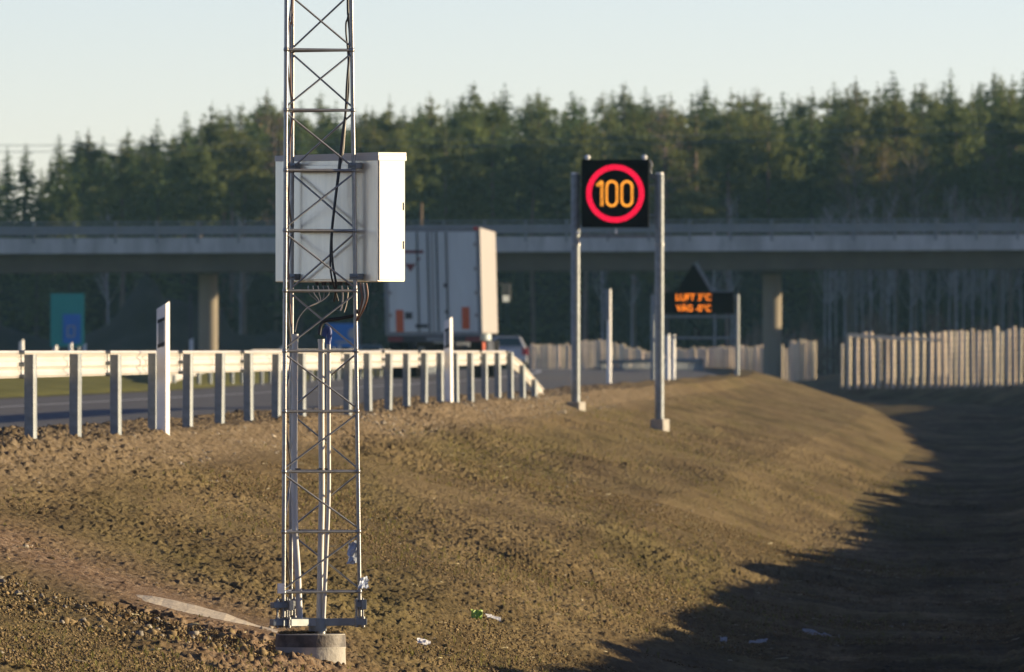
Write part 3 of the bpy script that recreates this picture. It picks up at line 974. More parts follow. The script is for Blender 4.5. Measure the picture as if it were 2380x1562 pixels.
cable('black_hose', [(742, 778, 60.02), (746, 756, 60.02), (758, 745, 60.02), (785, 741, 60.0), (822, 733, 60.0), (834, 722, 59.98)], .0085, M['black'], 'black hose bent from the right leg down to the blue wrapped pipe', 'hose')

# conduits inside the mast
def conduit(pts, r, label, m='pipe'):
    root = thing('cable_conduit', P(*pts[-1]), label, 'conduit', 'pale plastic conduits inside the mast')
    MB().poly(sag([P(*p) for p in pts], 6), r, 14).build('pipe', M[m], root)
    p = P(*pts[0])
    MB().poly([p - Vector((0, 0, .012)), p + Vector((0, 0, .004))], r * 1.12, 14).build('collar', M[m], root)
    for py in (1090, 1232):
        t = (py - pts[0][1]) / (pts[-1][1] - pts[0][1])
        q = P(pts[0][0] + (pts[-1][0] - pts[0][0]) * t, py, pts[0][2])
        MB().tube(q - Vector((0, 0, .003)), q + Vector((0, 0, .003)), r * 1.1, 12).build('cable_tie', M['black'], root)
    return root


conduit([(685.5, 778, 60.05), (685, 900, 60.05), (684, 1100, 60.05), (686, 1230, 60.03), (692, 1330, 60.0), (697, 1440, 59.98)], .0150, 'pale conduit pipe running up beside the left mast leg')
conduit([(746.5, 790, 60.08), (747, 1000, 60.08), (748, 1150, 60.08), (745, 1300, 60.06), (742, 1445, 60.03)], .0145, 'wide grey conduit pipe up the middle of the mast, left of the pair')
conduit([(764, 772, 60.06), (764, 1000, 60.06), (764, 1150, 60.06), (758, 1300, 60.04), (752, 1440, 60.02)], .0095, 'slim white conduit pipe up the middle of the mast, right of the pair')
b = MB().poly(sag([P(753, 782, 60.04), P(756, 768, 60.04), P(764, 764, 60.04), P(766, 780, 60.04), P(762, 800, 60.04)]), .012, 10)
tag(b.build('pipe_wrap', M['bluewrap'], loc=P(760, 800, 60.04)), 'dark blue wrapping around the top of the slim conduit', 'wrapping')


def film(name, corners, m, label, cat, seed=1, bulge=.02):
    """a crumpled sheet of thin plastic or paper between four corners"""
    r_ = random.Random(seed)
    c = [Vector(p) for p in corners]
    n = 7
    V, fs = [], []
    nrm = (c[1] - c[0]).cross(c[3] - c[0]).normalized()
    for j in range(n):
        for i in range(n):
            u, v = i / (n - 1), j / (n - 1)
            p = (c[0] * (1 - u) + c[1] * u) * (1 - v) + (c[3] * (1 - u) + c[2] * u) * v
            e = (c[1] - c[0]).length
            V.append(p + nrm * r_.uniform(-1, 1) * bulge + Vector((r_.uniform(-1, 1), r_.uniform(-1, 1), r_.uniform(-1, 1))) * e * .05)
    for j in range(n - 1):
        for i in range(n - 1):
            fs.append((j * n + i, j * n + i + 1, (j + 1) * n + i + 1, (j + 1) * n + i))
    b_ = MB()
    b_.add(V, fs, False)
    o = b_.build(name, m, loc=c[0])
    s = o.modifiers.new('thickness', 'SOLIDIFY')
    s.thickness = .0012
    return tag(o, label, cat)


film('plastic_bag', [P(806, 1312, 59.98), P(832, 1308, 60.02), P(834, 1255, 60.02), P(812, 1262, 59.98)], M['scrapblue'], 'torn bluish plastic bag caught on the right mast leg', 'plastic bag', 3, .008)
film('plastic_scrap', [P(833, 1370, 59.98), P(858, 1366, 60.02), P(854, 1338, 60.02), P(836, 1345, 59.98)], M['scrapblue'], 'small bluish plastic scrap on the foot of the right mast leg', 'plastic scrap', 4, .007)

# ------------------------------------------------------------------ speed sign
SD = 175.0
su = SD / F
sign = thing('speed_sign', P(1440, 975, SD), 'electronic speed sign showing 100 in a glowing red ring on two poles', 'road sign')
pole_pts = {0: (1337.5, 945, 405), 1: (1532.5, 985, 405)}
for k, (px, by, ty) in pole_pts.items():
    g = P(px, by, SD)
    p = MB().tube((g.x, SD, g.z - .1), (g.x, SD, CZ + (HY - ty) * su), .062, 20).build('pole', M['galv_dull'], sign)
    MB().tube((g.x, SD, CZ + (HY - ty) * su), (g.x, SD, CZ + (HY - ty + 4) * su), .055, 16).build('pole_cap', M['white_plastic'], p)
    fx = px + 1
    c = P(fx, by + 10 if k == 0 else by + 12, SD)
    f = MB()
    zc0, zc1 = c.z - .35, P(fx, by - 11, SD).z
    f.box((c.x, SD, (zc0 + zc1) / 2), (.21, .17, zc1 - zc0), R(-33))
    f.build('concrete_foot', M['concrete'], sign, bevel=.012)
    cl = P(px, 568, SD)
    MB().tube(cl - Vector((0, 0, .012)), cl + Vector((0, 0, .012)), .072, 16).build('clamp', M['galv'], sign)
pc = P(1430, 450, SD - .10)
hw, hh = 78.5 * su, 79 * su
b = MB(); b.box((pc.x, SD - .06, pc.z), (hw * 2, .14, hh * 2))
panel = b.build('panel', M['board'], sign, bevel=.01)
fy = SD - .135
b = MB()
for rr in np.linspace(57, 65.5, 3):
    n = int(2 * math.pi * rr / 4.2)
    for i in range(n):
        a = 2 * math.pi * (i + .5 * random.random() * .3) / n
        c = Vector((pc.x + rr * su * math.cos(a), fy, pc.z + rr * su * math.sin(a)))
        q = [c + Vector((math.cos(t) * .0112, 0, math.sin(t) * .0112)) for t in np.linspace(0, 2 * math.pi, 7)[:-1]]
        b.extrude(q, (0, .004, 0))
b.build('speed_ring', glow('red_led', (1.0, 0.004, 0.05), 1.05), panel)


def dots(path, closed, wpx, name):
    """lamp dots in rows along a stroke given in sign pixels"""
    b = MB()
    pts = [Vector((x, 0, y)) for x, y in path]
    if closed: pts.append(pts[0])
    for off in (-wpx, wpx):
        for a, c in zip(pts[:-1], pts[1:]):
            L = (c - a).length
            nrm = Vector((-(c - a).z, 0, (c - a).x)).normalized()
            n = max(1, int(round(L / 2.9)))
            for i in range(n):
                p = a.lerp(c, (i + .5) / n) + nrm * off
                q = Vector((pc.x + p.x * su, fy - .001, pc.z + p.z * su))
                b.extrude([q + Vector((math.cos(t) * .0082, 0, math.sin(t) * .0082)) for t in np.linspace(0, 2 * math.pi, 7)[:-1]], (0, .004, 0))
    return b.build(name, M['amber'], panel)


M['amber'] = glow('amber_led', (1.0, 0.36, 0.03), 1.0)


def oval(cx, w, h):
    out = []
    r = w
    for s in range(9): out.append((cx + r * math.cos(math.pi * s / 8), h - r + r * math.sin(math.pi * s / 8)))
    for s in range(9): out.append((cx + r * math.cos(math.pi + math.pi * s / 8), -h + r + r * math.sin(math.pi + math.pi * s / 8)))
    return out


dots([(-31, -29), (-31, 29), (-43, 18)], False, 2.0, 'digit')
dots(oval(-8, 12, 28.5), True, 1.5, 'digit')
dots(oval(27, 12, 28.5), True, 1.5, 'digit')
for x in (1365.5, 1498):
    p = P(x, 366, SD - .06)
    l = MB(); l.sphere(p, .036, 12, 8); l.tube(p - Vector((0, 0, .05)), p, .022, 10)
    l.build('warning_lamp', M['white_plastic'], sign)
p = P(1432, 540, SD - .05)
b = MB(); b.sphere(p, .022, 10, 6); b.tube(p, p + Vector((0, 0, .05)), .012, 8); b.build('sensor', M['white_plastic'], sign)
p = P(1343, 541, SD - .09)
b = MB(); b.sphere(p, .024, 10, 6); b.build('sensor', M['white_plastic'], sign)
for y in (549, 412):
    MB().bar(P(1338, y, SD + .03), P(1532, y, SD + .03), .05, .045).build('crossbar', M['galv_dull'], sign)
MB().poly(sag([P(1509, 372, SD), P(1514, 382, SD), P(1512, 400, SD), P(1519, 412, SD), P(1530, 416, SD)]), .012, 8).build('feed_cable', M['galv'], sign)
for y in (430, 500):
    b = MB(); b.bar(P(1508, y, SD), P(1532, y, SD), .03, .03); b.bar(P(1338, y, SD), P(1354, y, SD), .03, .03); b.build('bracket', M['galv_dull'], sign)

# ------------------------------------------------------------------ temperature sign further on
TD = 330.0
tu = TD / F
ts = thing('temperature_sign', P(1615, 890, TD), 'dark electronic roadside sign with two lines of orange text and a triangle on top', 'road sign')
for (px, by, ty) in ((1713, 905, 684), (1518, 880, 684)):
    g = P(px, by, TD)
    MB().tube((g.x, TD, g.z - .3), (g.x, TD, CZ + (HY - ty) * tu), .062, 14).build('pole', M['galv_dull'], ts)
b = MB(); c = P(1624, 704, TD - .05); b.box(c, (162 * tu, .14, 50 * tu))
tp = b.build('panel', M['board'], ts, bevel=.01)
for y in (736, 785):
    MB().bar(P(1520, y, TD + .02), P(1712, y, TD + .02), .05, .06).build('crossbar', M['galv_dull'], ts)
b = MB()
b.extrude([P(1570, 680, TD - .10), P(1652, 680, TD - .10), P(1612, 612, TD - .10)], (0, .10, 0))
tri = b.build('triangle_board', M['board'], ts)
b = MB()
for (A, B_) in (((1614, 611), (1654, 680)),):
    b.bar(P(A[0], A[1], TD - .03), P(B_[0], B_[1], TD - .03), .16, .028, up=(0, 1, 0))
b.build('triangle_lit_edge', M['galv'] if False else M['galv_dull'], tri)  # only the right side is paler, its sunlight put into the colour
b = MB(); b.bar(P(1652, 676, TD - .02), P(1700, 678, TD - .02), .05, .03); b.build('top_rail', M['galv_dull'], ts)


def text_mesh(body, size, name, m, parent, at, sx=1.0):
    cu = bpy.data.curves.new('lettering', 'FONT')
    cu.body = body
    cu.size = size
    cu.extrude = .004
    cu.offset = 0.0
    tmp = bpy.data.objects.new('lettering', cu)
    me = bpy.data.meshes.new_from_object(tmp)
    bpy.data.objects.remove(tmp)
    me.name = name
    me.materials.clear()
    me.materials.append(m)
    o = bpy.data.objects.new(name, me)
    o.parent = parent
    o.location = Vector(at) - world_loc(parent)
    o.rotation_euler = (R(90), 0, 0)
    o.scale = (sx, 1, 1)
    col.objects.link(o)
    return o


M['amber2'] = glow('orange_led_text', (1.0, 0.235, 0.010), 1.15)
text_mesh('LUFT 3°C', 15.2 * tu / .72, 'text_line', M['amber2'], tp, P(1570, 698, TD - .135), .95)
text_mesh('VÄG -0°C', 15.2 * tu / .72, 'text_line', M['amber2'], tp, P(1572, 723.5, TD - .135), .91)

# narrow post sign right of the speed sign's left pole
ps = thing('post_sign', P(1414, 898, 300), 'narrow sign seen edge-on high on a white post beside the road', 'road sign')
u3 = 300 / F
g = P(1415.5, 900, 300)
MB().tube((g.x, 300, g.z - .3), (g.x, 300, CZ + (HY - 672) * u3), .052, 14).build('pole', M['white_plastic'], ps)
b = MB(); b.box(P(1411, 708, 300 - .06), (12 * u3, .05, 72 * u3)); b.build('sign_blade', M['galv_dull'], ps)
for y in (690, 728):
    MB().bar(P(1411, y, 299.96), P(1416, y, 299.96), .04, .03).build('bracket', M['galv'], ps)

# green route sign with a blue field at the left
gs = thing('route_sign', P(156, 880, 520), 'tall green road sign with a blue square behind the left guard rail', 'road sign')
u5 = 520 / F
b = MB(); b.box(P(156.5, 744, 520), (78 * u5, .06, 124 * u5)); gp = b.build('panel', M['teal'], gs)
b = MB(); b.box(P(167, 764, 519.95), (42 * u5, .03, 68 * u5)); b.build('blue_field', M['bluesign'], gp)
b = MB()
for (dx, dy, w, h) in ((-4, -12, 18, 3), (-4, 12, 18, 3), (-12, 0, 3, 22), (4, 0, 3, 22)):
    b.box(P(169 + dx, 770 + dy, 519.92), (w * u5, .02, h * u5))
b.build('symbol', M['palesign'], gp)
for x in (132, 182):
    MB().tube(P(x, 885, 520.1), P(x, 690, 520.1), .06, 10).build('pole', M['galv_dull'], gs)

bs = thing('blue_sign', P(795, 885, 470), 'bright blue road sign with a pale symbol seen through the lattice mast', 'road sign')
u4 = 470 / F
b = MB(); b.box(P(795, 780, 470), (74 * u4, .05, 56 * u4)); bsp = b.build('panel', M['bluesign'], bs, bevel=.02)
b = MB(); b.tube(P(822, 775, 469.96), P(822, 775, 469.93), 13 * u4, 18); b.box(P(800, 795, 469.95), (40 * u4, .02, 5 * u4)); b.build('symbol', M['palesign'], bsp)
for x in (775, 815):
    MB().tube(P(x, 890, 470.1), P(x, 755, 470.1), .05, 10).build('pole', M['galv_dull'], bs)

# ------------------------------------------------------------------ truck
def truck():
    d0 = 346.0
    near = Vector(((1121 - 1190) * d0 / F, d0, 0))          # near right corner of the trailer
    hd = Vector((0.030, 1, 0)).normalized()
    rt = Vector((hd.y, -hd.x, 0))
    lean = 0.024

    def T(a, l, h):      # a across from the right side towards the left, l forward, h up
        return near - rt * a + hd * l + Vector((-lean * (h - 1.0), 0, h)) + Vector((0, 0, 0))
    root = thing('truck', T(1.27, 0, 0), 'articulated truck with a pale blue-grey box trailer driving away under the bridge', 'truck')

    def bx(a0, a1, l0, l1, h0, h1):
        b_ = MB()
        vs = [T(a, l, h) for h in (h0, h1) for l in (l0, l1) for a in (a0, a1)]
        b_.add(vs, [(0, 2, 3, 1), (4, 5, 7, 6), (0, 1, 5, 4), (2, 6, 7, 3), (0, 4, 6, 2), (1, 3, 7, 5)])
        return b_
    Wd = 2.58
    body = bx(0, Wd, .02, 13.6, 1.22, 4.06).build('trailer_body', M['trailer_side'], root, bevel=.03)
    b_ = MB()
    for q in (bx(-.012, .10, -.03, .06, 1.15, 4.08), bx(Wd - .10, Wd + .012, -.03, .06, 1.15, 4.08), bx(.10, Wd - .10, -.03, .06, 3.95, 4.08), bx(.10, Wd - .1, -.03, .06, 1.15, 1.24)):
        b_.add(q.v, q.f)
    b_.build('rear_frame', M['galv_dull'], root, bevel=.01)
    for (a0, a1) in ((.105, 1.275), (1.305, Wd - .105)):
        d_ = bx(a0, a1, -.025, .015, 1.245, 3.945).build('door', M['trailer'], root, bevel=.012)
        for ar in ((a0 + .80, a0 + 1.06) if a0 < 1 else (a0 + .10, a0 + .38)):
            rod = MB().tube(T(ar, -.055, 1.26), T(ar, -.055, 3.93), .020, 8)
            rod.build('lock_rod', M['dark_metal'], d_)
        for hz in (1.7, 2.3, 2.95, 3.6):
            ah = a0 + .02 if a0 < 1 else a1 - .02
            bx(ah - .05, ah + .05, -.05, -.026, hz - .05, hz + .05).build('hinge', M['galv'], d_)
    # orange marker boards, plates and stickers low on the doors
    bx(.33, .53, -.045, -.027, 1.33, 1.92).build('marker_board', M['orange'], root)
    bx(2.10, 2.30, -.045, -.027, 1.25, 1.84).build('marker_board', M['orange'], root)
    bx(1.86, 2.05, -.042, -.027, 1.60, 1.78).build('sticker', M['dark_metal'], root)
    bx(1.45, 1.78, -.042, -.027, 1.36, 1.46).build('sticker', M['dark_metal'], root)
    bx(.92, 1.0, -.042, -.027, 2.45, 2.55).build('sticker', M['dark_metal'], root)
    bx(.90, .98, -.042, -.027, 1.75, 1.83).build('sticker', M['dark_metal'], root)
    # inverted triangle marking with a worn text line
    tr = MB()
    A = [T(1.52, -.029, 3.44), T(2.30, -.029, 3.44), T(2.30, -.029, 3.36), T(1.52, -.029, 3.36)]
    tr.extrude([A[0], A[3], A[2], A[1]], -hd * .006)
    tr.extrude([T(1.73, -.029, 3.08), T(1.88, -.029, 2.86), T(2.03, -.029, 3.08)], -hd * .006)
    tr.extrude([T(1.60, -.029, 3.24), T(1.66, -.029, 3.24), T(1.72, -.029, 3.14), T(1.66, -.029, 3.14)], -hd * .006)
    tr.extrude([T(2.06, -.029, 3.26), T(2.24, -.029, 3.26), T(2.12, -.029, 3.10), T(2.04, -.029, 3.12)], -hd * .006)
    tr.build('marking', M['darkred'], root)
    for a in (.10, Wd - .10):
        bx(a - .06, a + .06, -.06, -.03, 3.98, 4.07).build('top_lamp', M['red'], root)
    bx(.05, Wd - .05, -.02, .10, .98, 1.15).build('light_bar', M['dark_metal'], root)
    for a in (.25, Wd - .25):
        bx(a - .2, a + .2, -.05, -.02, .99, 1.12).build('tail_light', M['darkred'], root)
    bx(1.0, 1.5, -.045, -.02, 1.0, 1.11).build('number_plate', M['galv_dull'], root)
    bx(.15, Wd - .15, .05, .15, .48, .62).build('underrun_bar', M['dark_metal'], root)
    bx(.7, .82, .1, 12.5, .85, 1.2).build('chassis_beam', M['dark_metal'], root)
    bx(Wd - .82, Wd - .7, .1, 12.5, .85, 1.2).build('chassis_beam', M['dark_metal'], root)
    bx(.0, .02, .5, 2.2, .62, .98).build('side_guard', M['orange'], root)
    bx(.0, .03, 4.5, 9.5, .55, 1.0).build('side_guard', M['dark_metal'], root)

    def wheel(a, l, par=root):
        w_ = MB().tube(T(a - .16, l, .52), T(a + .16, l, .52), .52, 22).build('wheel', M['tyre'], par)
        MB().tube(T(a - .165, l, .52), T(a + .1, l, .52), .28, 14).build('rim', M['galv_dull'], w_)
    for l in (1.6, 2.95, 4.3, 12.2, 15.6):
        wheel(.22, l); wheel(Wd - .22, l)
    cab_ = bx(.28, Wd - .12, 14.3, 16.6, .75, 3.6).build('cab', M['trailer'], root, bevel=.12)
    m_ = bx(-.30, -.06, 16.2, 16.35, 2.15, 2.65).build('mirror', M['dark_metal'], cab_, bevel=.02)
    bx(-.26, -.08, 16.17, 16.2, 2.12, 2.3).build('mirror_glass', M['white_plastic'], m_)
    bx(-.10, .30, 16.25, 16.3, 2.6, 2.65).build('mirror_arm', M['dark_metal'], m_)
    bx(.6, Wd - .6, 11.6, 16.4, .55, .95).build('tractor_frame', M['dark_metal'], root)
    return root


truck()


def car(name, px_right, d, zroad, paint, label, h=1.43, w=1.72, heading=0.0):
    x1 = (px_right - 1190) * d / F
    root = thing(name, (x1 - w / 2, d, zroad), label, 'car')
    cx = x1 - w / 2
    hd = Vector((heading, 1, 0)).normalized(); rt = Vector((hd.y, -hd.x, 0))

    def T(a, l, z): return Vector((cx, d, zroad)) + rt * a + hd * l + Vector((0, 0, z))
    L = 4.4
    # side profile (l, z) of the body and half widths
    prof = [(0.02, .35), (0.0, .62), (.06, .92), (.40, .99), (1.0, 1.0), (3.1, .98), (4.1, .80), (4.38, .62), (4.38, .34), (3.9, .22), (.4, .22)]
    b_ = MB()
    secs = []
    for s, hw in ((-1, 1.0), (1, 1.0)):
        secs.append([T(s * w / 2 * (1.0 if z < .85 else .95), l, z) for l, z in prof])
    n = len(prof)
    b_.add(secs[0] + secs[1], [tuple(range(n)), tuple(range(n, 2 * n))[::-1]] + [(i, n + i, n + (i + 1) % n, (i + 1) % n) for i in range(n)])
    body = b_.build('body', M[paint], root, bevel=.05)
    # cabin
    lo = [(-.86, .16), (.86, .16), (.86, 3.0), (-.86, 3.0)]
    hi = [(-.56, .75), (.56, .75), (.56, 2.15), (-.56, 2.15)]
    b_ = MB()
    vl = [T(a * w / 1.86, l, .97) for a, l in lo]; vh = [T(a * w / 1.75, l, h) for a, l in hi]
    b_.add(vl + vh, [(3, 2, 1, 0), (4, 5, 6, 7), (0, 1, 5, 4), (1, 2, 6, 5), (2, 3, 7, 6), (3, 0, 4, 7)])
    cabn = b_.build('cabin', M[paint], root, bevel=.06)

    def pane(i, j, name, inset=.12):
        A, B_, C_, D_ = vl[i], vl[j], vh[j], vh[i]
        g = lambda u, v: (A * (1 - u) + B_ * u) * (1 - v) + (D_ * (1 - u) + C_ * u) * v
        nrm = (B_ - A).cross(D_ - A).normalized()
        q = [g(inset, .1) + nrm * .012, g(1 - inset, .1) + nrm * .012, g(1 - inset, .86) + nrm * .012, g(inset, .86) + nrm * .012]
        m_ = MB(); m_.extrude(q, -nrm * .02)
        m_.build(name, M['glass'], cabn)
    pane(0, 1, 'rear_window', .09); pane(1, 2, 'side_window', .08); pane(3, 0, 'side_window', .08); pane(2, 3, 'windscreen', .08)
    for s in (-1, 1):
        m_ = MB()
        m_.add([T(s * w * .5 * q[0], q[1], q[2]) for q in ((.72, -.02, .62), (1.0, -.02, .62), (.97, .02, .93), (.72, .02, .93), (.72, .1, .62), (1.02, .25, .62), (.99, .28, .93), (.72, .1, .93))],
               [(0, 1, 2, 3), (4, 7, 6, 5), (0, 4, 5, 1), (1, 5, 6, 2), (2, 6, 7, 3), (3, 7, 4, 0)])
        m_.build('tail_light', M['red'], root)
        for l in (.85, 3.5):
            wv = MB().tube(T(s * (w / 2 - .20), l, .31), T(s * (w / 2 + .01), l, .31), .31, 18).build('wheel', M['tyre'], root)
            MB().tube(T(s * (w / 2 - .1), l, .31), T(s * (w / 2 + .018), l, .31), .19, 12).build('rim', M['galv_dull'], wv)
    m_ = MB(); m_.obox(T(0, -.04, .48), rt * w * .48, hd * .06, (0, 0, .12)); m_.build('bumper', M[paint], root, bevel=.03)
    m_ = MB(); m_.obox(T(0, -.03, .75), rt * .26, hd * .02, (0, 0, .055)); m_.build('number_plate', M['white_plastic'], root)
    return root


car('car', 1226, 560, float(roadz(560)), 'car', 'white car with a red tail light just right of the truck')
car('car', 897, 715, float(roadz(715)) - .02, 'carsilver', 'grey car roof barely showing above the guard rail left of the truck')

# ------------------------------------------------------------------ bridge
BD = 636.0
bu = BD / F
br = thing('road_bridge', P(1190, 600, BD), 'long grey concrete road bridge crossing over the carriageway', 'bridge')


def brow(px, y):      # the deck climbs a little towards the right
    return y + 4.5 - 9.0 * px / 2380.0


def bslab(x0, x1, y0, y1, d0, d1):
    b_ = MB()
    vs = []
    for y in (y1, y0):
        for d in (d0, d1):
            for x in (x0, x1):
                p = P(x, brow(x, y), BD)
                vs.append((p.x, d, p.z))
    b_.add(vs, [(0, 2, 3, 1), (4, 5, 7, 6), (0, 1, 5, 4), (2, 6, 7, 3), (0, 4, 6, 2), (1, 3, 7, 5)])
    return b_


bslab(-500, 2900, 549.5, 586, BD, BD + .45).build('edge_beam', M['bridge_conc'], br, bevel=.03)
bslab(-500, 2900, 549.5, 586, BD + 7.6, BD + 8.05).build('edge_beam', M['bridge_conc'], br, bevel=.03)
bslab(-500, 2900, 556, 584, BD + .452, BD + 7.598).build('deck_slab', M['bridge_conc'], br)
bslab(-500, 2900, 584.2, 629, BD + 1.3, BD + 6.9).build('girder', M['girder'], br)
rb = MB()
rb.add(bslab(-500, 2900, 521, 539, BD + .12, BD + .16).v, bslab(0, 1, 0, 1, 0, 1).f)
rl = rb.build('parapet_rail', M['galv_dull'], br, bevel=.02)
b = MB(); b.add(bslab(-500, 2900, 512.0, 514.5, BD + .18, BD + .22).v, bslab(0, 1, 0, 1, 0, 1).f); b.build('top_rail', M['galv_dull'], br)
b = MB(); b.add(bslab(-500, 2900, 521, 539, BD + 7.85, BD + 7.90).v, bslab(0, 1, 0, 1, 0, 1).f); b.build('parapet_rail', M['galv_dull'], br)
for i in range(-3, 30):
    x = 78 + 96.5 * i - (1.2 * i)
    q = bslab(x - 2.6, x + 2.6, 511, 562, BD - .05, BD + .11)
    q.build('parapet_post', M['galv_dull'], br)
for x in (478, 1800):
    p = P(x, 900, BD)
    zt_ = P(x, 629, BD).z
    pr = MB().tube((p.x, BD + 5.6, -1.6), (p.x, BD + 5.6, zt_ + .02), .47, 28).build('pier', M['pier'], br)
    MB().tube((p.x, BD + 5.6, zt_ - .16), (p.x, BD + 5.6, zt_ + .005), .56, 28).build('bearing', M['girder'], pr)

# ------------------------------------------------------------------ fences
def post_of(r_, h):
    b_ = MB()
    b_.poly([(0, 0, -.25), (random.uniform(-.01, .01), 0, h * .5), (0, 0, h - .05), (0, 0, h)], r_, 9, [r_, r_ * .97, r_ * .93, r_ * .55])
    return b_.mesh('fence_post', M['post_wood'])


FP = [post_of(.070, 2.0), post_of(.085, 2.08), post_of(.060, 1.94), post_of(.075, 2.03)]


def fence(label, pts, step, hs=1.0, rails=True, wires=True, jit=.02, group=None, wide=1.0, hgt=2.0):
    """game fence of round poles and wires through points (X, d)"""
    root = thing('pole_fence', (pts[0][0], pts[0][1], gz(*pts[0])), label, 'fence', group)
    seg = []
    for (a, b2) in zip(pts[:-1], pts[1:]):
        L = math.hypot(b2[0] - a[0], b2[1] - a[1])
        n = max(1, int(round(L / step)))
        for i in range(n):
            t = i / n
            seg.append((a[0] + (b2[0] - a[0]) * t, a[1] + (b2[1] - a[1]) * t))
    seg.append(pts[-1])
    for (x, d) in seg[:100]:
        s = hs * random.uniform(.975, 1.03)
        x2 = x + random.uniform(-jit, jit)
        inst('fence_post', random.choice(FP), root, Vector((x2, d, gz(x2, d))) - root.location, (R(random.uniform(-.8, .8)), R(random.uniform(-1.1, 1.1)), random.uniform(0, 6)), (wide, wide, s))
    if wires:
        w_ = MB()
        for k in range(9):
            hz = .12 + k * (hgt - .25) / 8
            w_.poly([(x, d - .07, gz(x, d) + hz * hs) for x, d in seg], .009, 4)
        w_.build('wires', M['wire'], root)
    return root, seg


def fx(px, d): return ((px - 1190) * d / F, d)


rf, seg = fence('tall pale wooden pole fence on the mound at the right edge', [fx(1972, 476), fx(2010, 473), fx(2180, 456), fx(2400, 428), fx(2560, 412)], 1.72, .97, wide=.98)
b = MB()
p0, p1 = P(1975, 779, 475.9), P(2105, 788, 462.5)
b.bar(p0, p1, .10, .12); b.bar(p1, P(2200, 790, 454.5), .08, .09)
b.build('brace_rail', M['post_wood'], rf)
fence('dimmer second row of poles close behind the right-hand fence', [fx(1957, 492), fx(2030, 488), fx(2200, 470), fx(2400, 444), fx(2560, 425)], 1.9, .84, wide=.62)
fence('dense pale pole fence standing behind the right bridge pier', [fx(1570, 700), fx(1690, 684), fx(1800, 674), fx(1850, 672)], .36, .92, wires=False)
fence('short run of taller pale poles right of the bridge pier', [fx(1838, 660), fx(1862, 655), fx(1894, 652)], .25, 1.0, wires=False)
fence('distant low pole fence between the car and the speed sign', [fx(1232, 694), fx(1340, 688), fx(1450, 682), fx(1545, 676)], .24, .74, wires=False)

# ------------------------------------------------------------------ forest
def cards(C, N, L, Wd, dirs):
    """quads centred at C, pointing along dirs, length L, width Wd, with a random roll"""
    n = len(C)
    d = dirs / np.linalg.norm(dirs, axis=1, keepdims=True)
    r = rng.normal(size=(n, 3))
    s = np.cross(d, r); s /= np.linalg.norm(s, axis=1, keepdims=True)
    L = L[:, None] / 2; Wd = Wd[:, None] / 2
    V = np.stack([C - d * L - s * Wd * .6, C - d * L + s * Wd * .6, C + d * L + s * Wd, C + d * L * 1.1 - s * Wd], 1).reshape(-1, 3)
    return V, np.arange(n * 4).reshape(n, 4)


def spruce_crown(h0, Rm, n, slope=.42):
    """a 16 m tall crown from height fraction h0 up: whorls of drooping boughs under a pointed top"""
    H = 16.0
    C, Dv = [], []
    dz = .05
    while dz < H * (1 - h0):
        rad = min(Rm, .07 + slope * dz ** .93) * (1 if dz < H * (1 - h0) - 1.2 else .8)
        nb = int(rng.integers(5, 8) + rad * 2.5)
        a0 = rng.uniform(0, 6.28)
        for b_i in range(nb):
            a = a0 + b_i * 6.283 / nb + rng.normal(0, .25)
            rl_ = rad * rng.uniform(.55, 1.22)
            k = max(2, int(2 + rl_ * n))
            for s_ in range(k):
                q = (s_ + rng.uniform(.2, 1)) / k
                C.append((math.cos(a) * rl_ * q + rng.normal(0, .06), math.sin(a) * rl_ * q + rng.normal(0, .06), H - dz - .28 * rl_ * q * (1 if q < .75 else .7) + rng.normal(0, .07)))
                Dv.append((math.cos(a) + rng.normal(0, .5), math.sin(a) + rng.normal(0, .5), -.3 + rng.normal(0, .35)))
        dz += .26 + .12 * min(rad, 1.3)
    C = np.array(C); Dv = np.array(Dv)
    m = len(C)
    k_ = np.clip(.3 + (H - C[:, 2]) * .35, .3, 1)
    return cards(C, m, rng.uniform(.22, .52, m) * k_, rng.uniform(.07, .19, m) * k_, Dv)


def pine_crown(h0, Rm, n, slope=.62):
    H = 16.0
    cl = []
    for i in range(95):
        dz = (H * (1 - h0)) * rng.uniform(0, 1) ** .9
        t = dz / (H * (1 - h0))
        rad = min(Rm, .12 + slope * dz ** .8) * (1 if t < .7 else 1.5 - .75 * t)
        rad *= rng.uniform(.15, 1.15)
        a = rng.uniform(0, 6.28)
        cl.append((math.cos(a) * rad, math.sin(a) * rad, H - dz - .2, rng.uniform(.22, .55) * min(1, .4 + dz * .35)))
    for k in range(6):
        cl.append((rng.normal(0, .03), rng.normal(0, .03), H - .02 - .25 * k, .03 + .035 * k))
    C, Dv = [], []
    for (x, y, z, r_) in cl:
        for s_ in range(max(7, int(n / 95 * (r_ / .40) ** 1.6))):
            v = rng.normal(size=3); v /= np.linalg.norm(v)
            rr = r_ * rng.uniform(.2, 1.35) ** .7
            C.append((x + v[0] * rr, y + v[1] * rr, z + v[2] * rr * .6))
            Dv.append((v[0], v[1], v[2] * .6 + .5))
    C = np.array(C); Dv = np.array(Dv); m = len(C)
    k_ = np.clip(.35 + (H - C[:, 2]) * .3, .35, 1)
    return cards(C, m, rng.uniform(.16, .44, m) * k_, rng.uniform(.05, .14, m) * k_, Dv)


